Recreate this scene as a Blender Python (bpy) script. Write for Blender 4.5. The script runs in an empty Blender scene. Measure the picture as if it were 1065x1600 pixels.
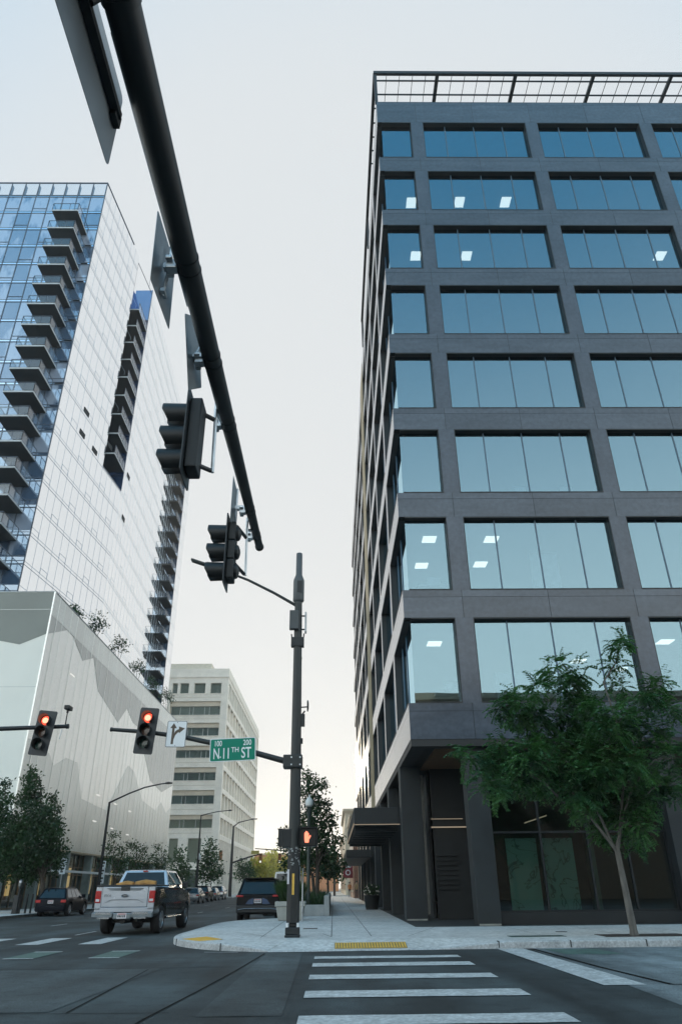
import bpy, math, random
from mathutils import Vector, Matrix
R = math.radians
rnd = random.Random(11)
scene = bpy.context.scene
COL = scene.collection

# ------------------------------------------------------------------ camera
FPX, TH, YAW, ROLL, CAMH = 1100.0, R(28.09), R(0.84), R(0.6), 1.3
def _unroll(px, py):
    u = (px - 532.5) / FPX; v = (800 - py) / FPX
    cr, sr = math.cos(ROLL), math.sin(ROLL)
    x = u * cr + v * sr; y = -u * sr + v * cr
    c, s = math.cos(TH), math.sin(TH)
    X, Y, Z = x, c - s * y, s + c * y
    cy, sy = math.cos(YAW), math.sin(YAW)
    return (X * cy + Y * sy, -X * sy + Y * cy, Z)
def at(px, py, Y):            # a point of the photograph at depth Y
    r = _unroll(px, py); t = Y / r[1]
    return Vector((r[0] * t, Y, CAMH + r[2] * t))
def atx(px, py, X):
    r = _unroll(px, py); t = X / r[0]
    return Vector((X, r[1] * t, CAMH + r[2] * t))
cam_d = bpy.data.cameras.new('camera'); cam = bpy.data.objects.new('camera', cam_d); COL.objects.link(cam)
cam_d.sensor_fit = 'VERTICAL'; cam_d.sensor_height = 36; cam_d.lens = FPX / 1600 * 36
cam_d.clip_end = 3000; cam_d.clip_start = 0.05
f = Vector((math.sin(YAW) * math.cos(TH), math.cos(YAW) * math.cos(TH), math.sin(TH)))
r0 = Vector((math.cos(YAW), -math.sin(YAW), 0)); u0 = r0.cross(f)
rc = math.cos(ROLL) * r0 - math.sin(ROLL) * u0; uc = math.sin(ROLL) * r0 + math.cos(ROLL) * u0
m = Matrix((rc, uc, -f)).transposed().to_4x4(); m.translation = (0, 0, CAMH)
cam.matrix_world = m
scene.camera = cam

# ------------------------------------------------------------------ materials
MATS = {}
def nodes_of(name):
    m = bpy.data.materials.new(name); m.use_nodes = True
    nt = m.node_tree
    for n in list(nt.nodes): nt.nodes.remove(n)
    out = nt.nodes.new('ShaderNodeOutputMaterial')
    return m, nt, out
def noise(nt, scale, detail=4, vec='Object', stretch=None, rough=.55):
    tc = nt.nodes.new('ShaderNodeTexCoord')
    n = nt.nodes.new('ShaderNodeTexNoise'); n.inputs['Scale'].default_value = scale
    n.inputs['Detail'].default_value = detail; n.inputs['Roughness'].default_value = rough
    src = tc.outputs[vec]
    if vec == 'Position':
        pass
    if stretch:
        mp = nt.nodes.new('ShaderNodeMapping'); mp.inputs['Scale'].default_value = stretch
        nt.links.new(src, mp.inputs['Vector']); src = mp.outputs['Vector']
    nt.links.new(src, n.inputs['Vector'])
    return n
def ramp(nt, src, stops):
    r = nt.nodes.new('ShaderNodeValToRGB')
    e = r.color_ramp.elements
    while len(e) > 1: e.remove(e[-1])
    e[0].position = stops[0][0]; e[0].color = (*stops[0][1], 1)
    for p, c in stops[1:]:
        k = e.new(p); k.color = (*c, 1)
    nt.links.new(src, r.inputs['Fac'])
    return r
def mat(name, col, rough=.6, metal=0, var=.18, scale=3.0, bump=0, bscale=None, coat=0, spec=.5, stretch=None, emit=None, estr=0, detail=4, fine=0, finemix=.6):
    if name in MATS: return MATS[name]
    m, nt, out = nodes_of(name)
    b = nt.nodes.new('ShaderNodeBsdfPrincipled')
    b.inputs['Roughness'].default_value = rough; b.inputs['Metallic'].default_value = metal
    b.inputs['Specular IOR Level'].default_value = spec
    if coat: b.inputs['Coat Weight'].default_value = coat; b.inputs['Coat Roughness'].default_value = .06
    if var:
        n = noise(nt, scale, detail, stretch=stretch)
        lo = tuple(max(0, c * (1 - var)) for c in col); hi = tuple(min(1, c * (1 + var)) for c in col)
        rp = ramp(nt, n.outputs['Fac'], [(.3, lo), (.7, hi)])
        csrc = rp.outputs['Color']
        if fine:
            n2 = noise(nt, fine, 2)
            mx = nt.nodes.new('ShaderNodeMix'); mx.data_type = 'RGBA'; mx.blend_type = 'MULTIPLY'
            mx.inputs[0].default_value = finemix
            r2 = ramp(nt, n2.outputs['Fac'], [(.3, (.6, .6, .6)), (.7, (1.3, 1.3, 1.3))])
            nt.links.new(csrc, mx.inputs[6]); nt.links.new(r2.outputs['Color'], mx.inputs[7]); csrc = mx.outputs[2]
        nt.links.new(csrc, b.inputs['Base Color'])
        rr = nt.nodes.new('ShaderNodeMapRange'); rr.inputs['To Min'].default_value = max(.02, rough * .85); rr.inputs['To Max'].default_value = min(1, rough * 1.15)
        nt.links.new(n.outputs['Fac'], rr.inputs['Value']); nt.links.new(rr.outputs[0], b.inputs['Roughness'])
    else:
        b.inputs['Base Color'].default_value = (*col, 1)
    if emit:
        b.inputs['Emission Color'].default_value = (*emit, 1); b.inputs['Emission Strength'].default_value = estr
    if bump:
        nb = noise(nt, bscale or scale * 6, 5)
        bp = nt.nodes.new('ShaderNodeBump'); bp.inputs['Strength'].default_value = bump; bp.inputs['Distance'].default_value = .02
        nt.links.new(nb.outputs['Fac'], bp.inputs['Height']); nt.links.new(bp.outputs[0], b.inputs['Normal'])
    nt.links.new(b.outputs[0], out.inputs['Surface'])
    MATS[name] = m
    return m
def glass(name, tint, refl, base_fac, graze=.9, rough=.01, trans=(.3, .4, .45), wob=0.0, inner=None, rand=0.0):
    """window pane: mirror layer over a tinted see-through (or dark solid) layer"""
    if name in MATS: return MATS[name]
    m, nt, out = nodes_of(name)
    g = nt.nodes.new('ShaderNodeBsdfGlossy'); g.inputs['Color'].default_value = (*refl, 1); g.inputs['Roughness'].default_value = rough
    if inner is None:
        t = nt.nodes.new('ShaderNodeBsdfTransparent'); t.inputs['Color'].default_value = (*trans, 1)
    else:
        t = nt.nodes.new('ShaderNodeBsdfDiffuse'); t.inputs['Color'].default_value = (*inner, 1)
        if rand:
            oi = nt.nodes.new('ShaderNodeObjectInfo')
            n = noise(nt, .55, 3, stretch=(1, 1, .35))
            ad = nt.nodes.new('ShaderNodeMath'); ad.operation = 'MULTIPLY_ADD'; ad.inputs[1].default_value = .55
            nt.links.new(oi.outputs['Random'], ad.inputs[0]); nt.links.new(n.outputs['Fac'], ad.inputs[2])
            rp = ramp(nt, ad.outputs[0], [(.45, inner), (.75, tuple(c * 1.3 for c in inner)), (.85, tuple(min(1, c * 1.6 + rand) for c in inner))])
            nt.links.new(rp.outputs['Color'], t.inputs['Color'])
    lw = nt.nodes.new('ShaderNodeFresnel'); lw.inputs['IOR'].default_value = 1.5
    mr = nt.nodes.new('ShaderNodeMapRange'); mr.inputs['From Min'].default_value = .04; mr.inputs['From Max'].default_value = 1
    mr.inputs['To Min'].default_value = base_fac; mr.inputs['To Max'].default_value = graze
    nt.links.new(lw.outputs[0], mr.inputs['Value'])
    mx = nt.nodes.new('ShaderNodeMixShader')
    nt.links.new(mr.outputs[0], mx.inputs[0]); nt.links.new(t.outputs[0], mx.inputs[1]); nt.links.new(g.outputs[0], mx.inputs[2])
    if wob:
        nb = noise(nt, .35, 1)
        bp = nt.nodes.new('ShaderNodeBump'); bp.inputs['Strength'].default_value = wob; bp.inputs['Distance'].default_value = .2
        nt.links.new(nb.outputs['Fac'], bp.inputs['Height']); nt.links.new(bp.outputs[0], g.inputs['Normal'])
    nt.links.new(mx.outputs[0], out.inputs['Surface'])
    MATS[name] = m
    return m
def leafmat(name, c1, c2, trans=.35, scale=.9):
    if name in MATS: return MATS[name]
    m, nt, out = nodes_of(name)
    n = noise(nt, scale, 5)
    rp = ramp(nt, n.outputs['Fac'], [(.33, c1), (.67, c2)])
    d = nt.nodes.new('ShaderNodeBsdfPrincipled'); d.inputs['Roughness'].default_value = .5
    t = nt.nodes.new('ShaderNodeBsdfTranslucent')
    mu = nt.nodes.new('ShaderNodeMix'); mu.data_type = 'RGBA'; mu.blend_type = 'MULTIPLY'; mu.inputs[0].default_value = 1
    mu.inputs[7].default_value = (1.2, 1.35, .5, 1)
    nt.links.new(rp.outputs['Color'], mu.inputs[6])
    nt.links.new(rp.outputs['Color'], d.inputs['Base Color']); nt.links.new(mu.outputs[2], t.inputs['Color'])
    mx = nt.nodes.new('ShaderNodeMixShader'); mx.inputs[0].default_value = trans
    nt.links.new(d.outputs[0], mx.inputs[1]); nt.links.new(t.outputs[0], mx.inputs[2])
    nt.links.new(mx.outputs[0], out.inputs['Surface'])
    MATS[name] = m
    return m
def asphalt(name, col, worn):
    """aggregate, tyre-polished streaks along the lanes and broad stains, all part of the surface"""
    m, nt, out = nodes_of(name)
    b = nt.nodes.new('ShaderNodeBsdfPrincipled'); b.inputs['Specular IOR Level'].default_value = .22
    big = noise(nt, .22, 5); st = noise(nt, .9, 5, stretch=(1.0, .16, 1)); spot = noise(nt, 2.6, 6, rough=.7); fine_ = noise(nt, 55, 2)
    vo = nt.nodes.new('ShaderNodeTexVoronoi'); vo.inputs['Scale'].default_value = 38
    tc = nt.nodes.new('ShaderNodeTexCoord'); nt.links.new(tc.outputs['Object'], vo.inputs['Vector'])
    r1 = ramp(nt, big.outputs['Fac'], [(.36, tuple(c * .62 for c in col)), (.5, col), (.64, tuple(c * 1.5 for c in col))])
    def mul(a, src, lo, hi, p0, p1, f):
        x = nt.nodes.new('ShaderNodeMix'); x.data_type = 'RGBA'; x.blend_type = 'MULTIPLY'; x.inputs[0].default_value = f
        r = ramp(nt, src, [(p0, (lo,) * 3), (p1, (hi,) * 3)]); nt.links.new(a, x.inputs[6]); nt.links.new(r.outputs['Color'], x.inputs[7]); return x.outputs[2]
    c = mul(r1.outputs['Color'], st.outputs['Fac'], .55, 1.5, .36, .64, worn)
    c = mul(c, spot.outputs['Fac'], .55, 1.15, .30, .50, .7)
    c = mul(c, fine_.outputs['Fac'], .45, 1.7, .3, .72, .75)
    c = mul(c, vo.outputs['Distance'], 1.9, .9, .02, .30, .55)
    nt.links.new(c, b.inputs['Base Color'])
    rr = nt.nodes.new('ShaderNodeMapRange'); rr.inputs['To Min'].default_value = .62; rr.inputs['To Max'].default_value = .95; nt.links.new(st.outputs['Fac'], rr.inputs['Value']); nt.links.new(rr.outputs[0], b.inputs['Roughness'])
    bp = nt.nodes.new('ShaderNodeBump'); bp.inputs['Strength'].default_value = .35; bp.inputs['Distance'].default_value = .01; nt.links.new(fine_.outputs['Fac'], bp.inputs['Height']); nt.links.new(bp.outputs[0], b.inputs['Normal'])
    nt.links.new(b.outputs[0], out.inputs['Surface']); MATS[name] = m; return m
def lamp_mat(name, col, s):
    if name in MATS: return MATS[name]
    m, nt, out = nodes_of(name)
    e = nt.nodes.new('ShaderNodeEmission'); e.inputs['Color'].default_value = (*col, 1); e.inputs['Strength'].default_value = s
    nt.links.new(e.outputs[0], out.inputs['Surface']); MATS[name] = m
    return m

# ------------------------------------------------------------------ mesh builder
class MB:
    def __init__(s): s.v = []; s.f = []; s.m = []
    def add(s, vs, fs, mi=0):
        o = len(s.v); s.v += [tuple(p) for p in vs]
        for q in fs: s.f.append([i + o for i in q]); s.m.append(mi)
        return s
    def box(s, x0, x1, y0, y1, z0, z1, mi=0):
        s.add([(x, y, z) for x in (x0, x1) for y in (y0, y1) for z in (z0, z1)],
              [(0, 1, 3, 2), (4, 6, 7, 5), (0, 4, 5, 1), (2, 3, 7, 6), (0, 2, 6, 4), (1, 5, 7, 3)], mi)
        return s
    def obox(s, c, a, b, h, mi=0):
        c, a, b, h = map(Vector, (c, a, b, h))
        s.add([c + i * a + j * b + k * h for i in (-1, 1) for j in (-1, 1) for k in (-1, 1)],
              [(0, 1, 3, 2), (4, 6, 7, 5), (0, 4, 5, 1), (2, 3, 7, 6), (0, 2, 6, 4), (1, 5, 7, 3)], mi)
        return s
    def quad(s, *p, mi=0): s.add(p, [tuple(range(len(p)))], mi); return s
    def prism(s, poly, ax, a0, a1, mi=0):
        def P(q, a): return {'x': (a, q[0], q[1]), 'y': (q[0], a, q[1]), 'z': (q[0], q[1], a)}[ax]
        n = len(poly)
        s.add([P(q, a0) for q in poly] + [P(q, a1) for q in poly],
              [tuple(range(n))[::-1], tuple(range(n, 2 * n))] + [(i, (i + 1) % n, n + (i + 1) % n, n + i) for i in range(n)], mi)
        return s
    def tube(s, pts, rad, n=8, mi=0, cap=True):
        pts = [Vector(p) for p in pts]
        if not isinstance(rad, (list, tuple)): rad = [rad] * len(pts)
        vs = []; up = None
        for i, p in enumerate(pts):
            d = (pts[min(i + 1, len(pts) - 1)] - pts[max(i - 1, 0)]).normalized()
            if up is None:
                up = Vector((0, 0, 1)) if abs(d.z) < .9 else Vector((0, 1, 0))
            x = d.cross(up)
            if x.length < 1e-4: x = d.cross(Vector((1, 0, 0)))
            x.normalize(); y = x.cross(d).normalized(); up = y
            for k in range(n):
                a = 2 * math.pi * k / n
                vs.append(p + rad[i] * (math.cos(a) * x + math.sin(a) * y))
        fs = [(i * n + k, i * n + (k + 1) % n, (i + 1) * n + (k + 1) % n, (i + 1) * n + k) for i in range(len(pts) - 1) for k in range(n)]
        if cap: fs += [tuple(range(n))[::-1], tuple(range((len(pts) - 1) * n, len(pts) * n))]
        s.add(vs, fs, mi); return s
    def cyl(s, a, b, r, r2=None, n=12, mi=0): return s.tube([a, b], [r, r if r2 is None else r2], n, mi)
    def lathe(s, prof, c=(0, 0, 0), n=16, mi=0):
        vs = [(c[0] + r * math.cos(2 * math.pi * k / n), c[1] + r * math.sin(2 * math.pi * k / n), c[2] + z) for r, z in prof for k in range(n)]
        fs = [(i * n + k, i * n + (k + 1) % n, (i + 1) * n + (k + 1) % n, (i + 1) * n + k) for i in range(len(prof) - 1) for k in range(n)]
        s.add(vs, fs, mi); return s
    def build(s, name, mats, parent=None, smooth=False, bevel=0, seg=2):
        me = bpy.data.meshes.new(name)
        o0 = ORG.get(parent.name, Vector()) if parent else Vector()
        me.from_pydata([(p[0] - o0[0], p[1] - o0[1], p[2] - o0[2]) for p in s.v], [], s.f)
        if not isinstance(mats, (list, tuple)): mats = [mats]
        for m in mats: me.materials.append(m)
        me.polygons.foreach_set('material_index', s.m)
        if smooth:
            me.polygons.foreach_set('use_smooth', [True] * len(s.f))
            me.set_sharp_from_angle(angle=R(38))
        me.update()
        o = bpy.data.objects.new(name, me); COL.objects.link(o)
        if parent: o.parent = parent
        ORG[o.name] = o0.copy()
        if bevel:
            b = o.modifiers.new('bevel', 'BEVEL'); b.width = bevel; b.segments = seg; b.limit_method = 'ANGLE'; b.angle_limit = R(35)
        return o
ORG = {}
def tag(o, label=None, cat=None, group=None, kind=None):
    if label: o['label'] = label
    if cat: o['category'] = cat
    if group: o['group'] = group
    if kind: o['kind'] = kind
    return o
def thing(name, label, cat, loc=(0, 0, 0), group=None):
    o = bpy.data.objects.new(name, None); COL.objects.link(o); o.location = loc; o.empty_display_size = .3
    ORG[o.name] = Vector(loc)
    return tag(o, label, cat, group)
def struct(o): o['kind'] = 'structure'; return o
def copy_tree(o, parent=None):
    c = o.copy(); COL.objects.link(c)
    if parent: c.parent = parent
    for ch in [k for k in COL.objects if k.parent == o]: copy_tree(ch, c)
    return c
def text(body, size, mt, parent, M, name='lettering', align='CENTER', depth=.004, xs=1.0):
    cu = bpy.data.curves.new(name, 'FONT'); cu.body = body; cu.size = size; cu.align_x = align; cu.align_y = 'CENTER'; cu.extrude = depth; cu.offset = size * .012
    to = bpy.data.objects.new(name, cu); COL.objects.link(to)
    me = bpy.data.meshes.new_from_object(to.evaluated_get(bpy.context.evaluated_depsgraph_get()))
    COL.objects.unlink(to); bpy.data.objects.remove(to)
    me.transform(Matrix.Scale(xs, 4, (1, 0, 0)))
    me.transform(M)
    o0 = ORG.get(parent.name, Vector()); me.transform(Matrix.Translation(-o0))
    me.materials.clear(); me.materials.append(mt)
    o = bpy.data.objects.new(name, me); COL.objects.link(o); o.parent = parent; ORG[o.name] = o0.copy()
    return o
def facing(loc, yaw=0, roll=0):       # text that is read from the -Y side
    return Matrix.Translation(loc) @ Matrix.Rotation(yaw, 4, 'Z') @ Matrix.Rotation(R(90), 4, 'X') @ Matrix.Rotation(roll, 4, 'Z')

HAZE = (.15, .86, 1.0, 0.0); HAZEC = (13.2, 13.7, 13.2); BLUEC = (1.0, 3.6, 5.9)
VEIL = (.38, .90, 0, 1.0); VEILC = (4.45, 4.62, 4.72); EXPO = 0.2
HDENS = .0005

# ------------------------------------------------------------------ light
SUN_AZ, SUN_EL = R(-9.0), R(8.0)        # low evening sun down the street, a little to the left of +Y
sd = Vector((math.sin(SUN_AZ) * math.cos(SUN_EL), math.cos(SUN_AZ) * math.cos(SUN_EL), math.sin(SUN_EL)))
sl = bpy.data.lights.new('sun', 'SUN'); sl.energy = 2.2; sl.angle = R(.6); sl.color = (1, .86, .66)
so = bpy.data.objects.new('sun', sl); COL.objects.link(so); so.rotation_euler = sd.to_track_quat('Z', 'Y').to_euler()
w = bpy.data.worlds.new('World'); scene.world = w; w.use_nodes = True
nt = w.node_tree; bg = nt.nodes['Background']
sky = nt.nodes.new('ShaderNodeTexSky'); sky.sky_type = 'NISHITA'; sky.sun_disc = False
sky.sun_elevation = SUN_EL; sky.sun_rotation = SUN_AZ; sky.air_density = 1.0; sky.dust_density = 1.0; sky.ozone_density = 2.0
# evening sky: clear Nishita blue overhead, bright pale haze low down, thin white veil in the half the sun stands in
geo = nt.nodes.new('ShaderNodeTexCoord')
def smooth(src, a, b, lo, hi):
    n = nt.nodes.new('ShaderNodeMapRange'); n.interpolation_type = 'SMOOTHSTEP'
    for k, v in zip(('From Min', 'From Max', 'To Min', 'To Max'), (a, b, lo, hi)): n.inputs[k].default_value = v
    nt.links.new(src, n.inputs['Value']); return n.outputs[0]
def mixc(fac, a, col):
    n = nt.nodes.new('ShaderNodeMix'); n.data_type = 'RGBA'; nt.links.new(fac, n.inputs[0]); nt.links.new(a, n.inputs[6]); n.inputs[7].default_value = (*col, 1); return n.outputs[2]
sep = nt.nodes.new('ShaderNodeSeparateXYZ'); nt.links.new(geo.outputs['Generated'], sep.inputs[0])
dot = nt.nodes.new('ShaderNodeVectorMath'); dot.operation = 'DOT_PRODUCT'; dot.inputs[1].default_value = (0.06, .86, .5)
nt.links.new(geo.outputs['Generated'], dot.inputs[0])
cb = nt.nodes.new('ShaderNodeMix'); cb.data_type = 'RGBA'; cb.inputs[0].default_value = .9; cb.inputs[7].default_value = (*BLUEC, 1); nt.links.new(sky.outputs[0], cb.inputs[6])
c1 = mixc(smooth(sep.outputs['Z'], HAZE[0], HAZE[1], HAZE[2], HAZE[3]), cb.outputs[2], HAZEC)
wn = nt.nodes.new('ShaderNodeTexNoise'); wn.inputs['Scale'].default_value = 1.6; wn.inputs['Detail'].default_value = 5
nt.links.new(geo.outputs['Generated'], wn.inputs['Vector'])
fv = nt.nodes.new('ShaderNodeMath'); fv.operation = 'MULTIPLY'
nt.links.new(smooth(dot.outputs['Value'], VEIL[0], VEIL[1], VEIL[2], VEIL[3]), fv.inputs[0]); nt.links.new(smooth(wn.outputs['Fac'], .2, .8, .96, 1.0), fv.inputs[1])
c2 = mixc(fv.outputs[0], c1, VEILC)
nt.links.new(c2, bg.inputs['Color']); bg.inputs['Strength'].default_value = .15
scene.view_settings.view_transform = 'Standard'; scene.view_settings.look = 'None'
scene.view_settings.exposure = EXPO; scene.view_settings.gamma = 1

# ------------------------------------------------------------------ shared materials
ASPH = asphalt('asphalt', (.038, .048, .051), .9)
ASPH2 = asphalt('old_asphalt', (.115, .135, .142), .8)
CONC = mat('concrete', (.53, .54, .53), .8, var=.12, scale=.8, fine=9, bump=.15, bscale=40, detail=8)
KERB = mat('kerb_concrete', (.44, .455, .46), .8, var=.2, scale=2.5, fine=20, bump=.3, bscale=30)
PAINT = mat('road_paint', (.44, .46, .46), .7, var=.25, scale=4, fine=16, bump=.15, bscale=50)
GREENP = mat('green_paint', (.10, .26, .20), .75, var=.3, scale=3, fine=15)
GREENF = mat('worn_green_paint', (.07, .13, .11), .75, var=.3, scale=3, fine=15)
SEAM = mat('tar_seam', (.007, .008, .008), .8, var=.1, spec=.08)
YEL = mat('tactile_yellow', (.70, .42, .06), .7, var=.15, scale=9)
BLACKM = mat('black_steel', (.010, .013, .015), .5, var=.25, scale=2)
POLEM = mat('bronze_pole', (.020, .025, .025), .5, var=.25, scale=1.2)
GALV = mat('galvanised', (.55, .58, .60), .38, metal=.9, var=.15, scale=5)
ALU = mat('sign_aluminium', (.26, .29, .31), .42, metal=.85, var=.2, scale=1.6, stretch=(1, 1, .4))
PANELS = [mat('fibre_cement_panel_' + n_, tuple(c * k_ for c in (.072, .090, .116)), .15, var=.16, scale=1.1, fine=5, finemix=.35, stretch=(.35, .35, 1.8), detail=9, spec=.5) for n_, k_ in (('mid', 1.0), ('pale', 1.09), ('deep', .91))]
PANEL = PANELS[0]
COLP = mat('column_panel', (.068, .085, .112), .2, var=.18, scale=1.2, fine=5, finemix=.35, detail=9, spec=.5, stretch=(1, 1, .5))
GAP = mat('dark_joint', (.012, .014, .016), .8, var=0)
REVEAL = mat('reveal_metal', (.010, .013, .015), .5, var=.15)
BASEC = mat('base_column_panel', (.019, .024, .027), .55, var=.2, scale=2)
DARKP = mat('dark_panel', (.013, .016, .018), .55, var=.15, scale=2)
STONE = mat('brown_stone_panel', (.30, .24, .14), .6, var=.15, scale=1.5)
BGLASS = glass('office_glass', None, (.50, .74, .86), .33, .92, trans=(.30, .42, .48), wob=.035)
SGLASS = glass('shopfront_glass', None, (.8, .9, .95), .10, .9, trans=(.55, .65, .62))
MULL = mat('mullion_blue_grey', (.07, .125, .18), .4, var=.1)
INTER = mat('interior_plaster', (.16, .17, .17), .8, var=.1)
PANELLIGHT = lamp_mat('ceiling_lamp', (1, .84, .70), 2.6)
WARMLED = lamp_mat('warm_led', (1, .82, .6), .26)
WHITEP = mat('white_paint', (.78, .80, .80), .5, var=.06)
RUBBER = mat('tyre_rubber', (.018, .018, .02), .8, var=.2, scale=8)
RIM = mat('alloy_rim', (.5, .51, .53), .3, metal=.9, var=.1)
CARGLASS = glass('car_glass', None, (.9, .95, 1), .045, .95, inner=(.012, .016, .018))
PLASTIC = mat('black_plastic', (.02, .021, .022), .5, var=.15)
CHROME = mat('chrome', (.75, .77, .8), .15, metal=1, var=.05)
TAILRED = mat('tail_lamp_red', (.45, .02, .02), .2, var=.1, coat=.5)
PLATE = mat('plate_white', (.62, .60, .62), .5, var=.1, scale=12)
INK = mat('black_ink', (.015, .015, .017), .5, var=0)
BARK = mat('bark', (.115, .11, .10), .9, var=.35, scale=9, bump=.6, bscale=30, stretch=(1, 1, .3))
BARKD = mat('dark_bark', (.06, .05, .04), .9, var=.3, scale=9, bump=.5, bscale=30)
SOIL = mat('dark_soil', (.035, .028, .024), .95, var=.3, scale=12, bump=.5)

# ------------------------------------------------------------------ ground
struct(MB().quad((-900, -300, 0), (900, -300, 0), (900, 1600, 0), (-900, 1600, 0)).build('road', ASPH))
mb = MB(); mb.quad((4.2, 9.9, .004), (45, 9.9, .004), (45, 19.35, .004), (4.6, 19.35, .004))
mb.quad((4.2, -4, .004), (45, -4, .004), (45, 9.88, .004), (4.2, 9.88, .004)); struct(mb.build('old_road_surface', ASPH2))
# faint asphalt repair patches and seams
mb = MB()
def seam(pts, wd=.035, z=.008):
    for a, b in zip(pts, pts[1:]):
        a = Vector((*a, z)); b = Vector((*b, z)); d = (b - a).normalized(); n = Vector((-d.y, d.x, 0)) * wd / 2
        mb.quad(a - n, b - n, b + n, a + n)
seam([(-1.55, 18.7), (-1.75, 15), (-1.95, 12.2), (-2.15, 9.8), (-2.3, 6)], .03)
seam([(-9, 10.2), (-5.2, 10.35), (-1.95, 10.2)], .025)
seam([(-3.2, 10.3), (-3.4, 15.4)], .025)
seam([(-16, 15.8), (-9, 15.6), (-1.7, 15.7)], .03)
seam([(4.62, 19.3), (4.75, 15), (4.95, 12.3)], .09); seam([(4.95, 12.3), (9, 12.2)], .04)
seam([(-8.7, 35), (-8.2, 60), (-8, 100)], .03)
struct(mb.build('tar_seams', SEAM))
mb = MB(); mb.quad((-9, 10.4, .0055), (-3.45, 10.4, .0055), (-3.2, 15.6, .0055), (-9.3, 15.5, .0055)); mb.quad((-1.6, 9.9, .0055), (-.6, 9.9, .0055), (-.7, 18.8, .0055), (-1.5, 18.8, .0055))
struct(mb.build('road_patches', asphalt('patched_asphalt', (.056, .067, .070), .6)))
mb = MB()
for y0, y1 in ((9.2, 9.85), (11.35, 12.05), (13.5, 14.15), (15.55, 16.25), (17.2, 17.75)):
    # slightly uneven worn paint edge
    n = 14; lo = [(-.40 + 3.05 * i / n, y0 + rnd.uniform(-.012, .012)) for i in range(n + 1)]; hi = [(-.40 + 3.05 * i / n, y1 + rnd.uniform(-.012, .012)) for i in range(n + 1)]
    for i in range(n): mb.quad((*lo[i], .010), (*lo[i + 1], .010), (*hi[i + 1], .010), (*hi[i], .010))
for x0 in (-6.95, -8.65, -10.35, -12.05, -13.75):
    mb.quad((x0, 22.5, .010), (x0 + .62, 22.5, .010), (x0 + .62, 25.4, .010), (x0, 25.4, .010))
mb.quad((3.95, 12.3, .010), (4.58, 12.3, .010), (4.42, 19.33, .010), (3.82, 19.33, .010))
for x0, y0, l in ((-8.5, 27, 2.3), (-11.75, 34, 2), (-8.5, 38, 2), (-11.75, 46, 2), (-8.4, 50, 2), (-11.6, 58, 2), (-8.3, 62, 2.5), (-8.3, 76, 2.5), (-11.5, 72, 2.5)):
    mb.quad((x0, y0, .010), (x0 + .1, y0, .010), (x0 + .1, y0 + l, .010), (x0, y0 + l, .010))
for x0 in (-7.15, -5.3, -9.0, -10.8):
    for y0 in (18.0, 19.85): mb.quad((x0, y0, .010), (x0 + .66, y0, .010), (x0 + .66, y0 + .14, .010), (x0, y0 + .14, .010))
mb.quad((-3.0, 19.25, .010), (-2.2, 19.1, .010), (-2.2, 19.17, .010), (-3.0, 19.32, .010))
struct(mb.build('road_markings', PAINT))
mb = MB()
for x0 in (-7.15, -5.3, -9.0, -10.8): mb.quad((x0, 18.15, .010), (x0 + .66, 18.15, .010), (x0 + .66, 19.84, .010), (x0, 19.84, .010))
struct(mb.build('green_bike_crossing', GREENF))
struct(MB().quad((4.95, 17.6, .010), (6.15, 17.5, .010), (6.0, 18.9, .010), (4.85, 19.0, .010)).build('green_bike_lane', GREENF))
struct(MB().quad((7.6, 11.6, .010), (8.8, 11.6, .010), (8.8, 11.9, .010), (7.6, 11.9, .010)).build('rusty_patch', mat('rusty_paint', (.12, .08, .055), .8, var=.4, scale=8, fine=20)))

# right-hand block: kerb outline with the corner bulb-out and the dropped kerb
ZS = .15
front = [(40, 19.45), (4.0, 19.42)]
ramp_ = [(2.35, 19.30), (-.55, 19.28)]
corner = [(-1.5, 19.2), (-2.6, 19.65), (-3.5, 20.55), (-4.25, 21.9), (-4.55, 23.6), (-4.5, 26), (-4.5, 31.2), (-4.1, 33.4), (-3.0, 35.1), (-2.2, 36.2)]
def smoothpoly(pts, it=2):
    for _ in range(it):
        q = [pts[0]]
        for a, b in zip(pts, pts[1:]): q += [(a[0] * .75 + b[0] * .25, a[1] * .75 + b[1] * .25), (a[0] * .25 + b[0] * .75, a[1] * .25 + b[1] * .75)]
        pts = q + [pts[-1]]
    return pts
cn = smoothpoly(corner)
KW = .16
def inset(pts, d):
    out = []
    for i, p in enumerate(pts):
        a = Vector(pts[max(i - 1, 0)]); b = Vector(pts[min(i + 1, len(pts) - 1)]); t = (b - a).normalized()
        n = Vector((t.y, -t.x)); out.append((p[0] + n.x * d, p[1] + n.y * d))
    return out
edge = [(40, 19.42), (4.1, 19.42)] + [(2.4, 19.36), (-.6, 19.22)] + cn + [(-2.2, 60), (-2.2, 120)]
hts = [ZS, ZS] + [.02, .02] + [min(ZS, .02 + .13 * min(1, i / 6)) for i in range(len(cn))] + [ZS, ZS]
inn = inset(edge, KW); inn2 = inset(edge, 1.05)
def clean(pts, src, d):
    out = []
    for p in pts:
        ok = min(math.hypot(p[0] - q[0], p[1] - q[1]) for q in src) > d * .965
        out.append(p if ok or not out else out[-1])
    return out
inn2 = clean(inn2, edge, 1.05)
flat2 = list(dict.fromkeys(inn2))
mb = MB()
for i in range(len(edge) - 1):
    a, b, c, d = edge[i], edge[i + 1], inn[i + 1], inn[i]
    ha, hb = hts[i], hts[i + 1]
    mb.quad((*a, -.05), (*a, ha - .02), (*b, hb - .02), (*b, -.05))
    a2 = inset(edge, .025)[i]; b2 = inset(edge, .025)[i + 1]
    mb.quad((*a, ha - .02), (*a2, ha + .002), (*b2, hb + .002), (*b, hb - .02))
    mb.quad((*a2, ha + .002), (*d, ha + .002), (*c, hb + .002), (*b2, hb + .002))
struct(mb.build('kerb', KERB))
mb = MB()
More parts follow.
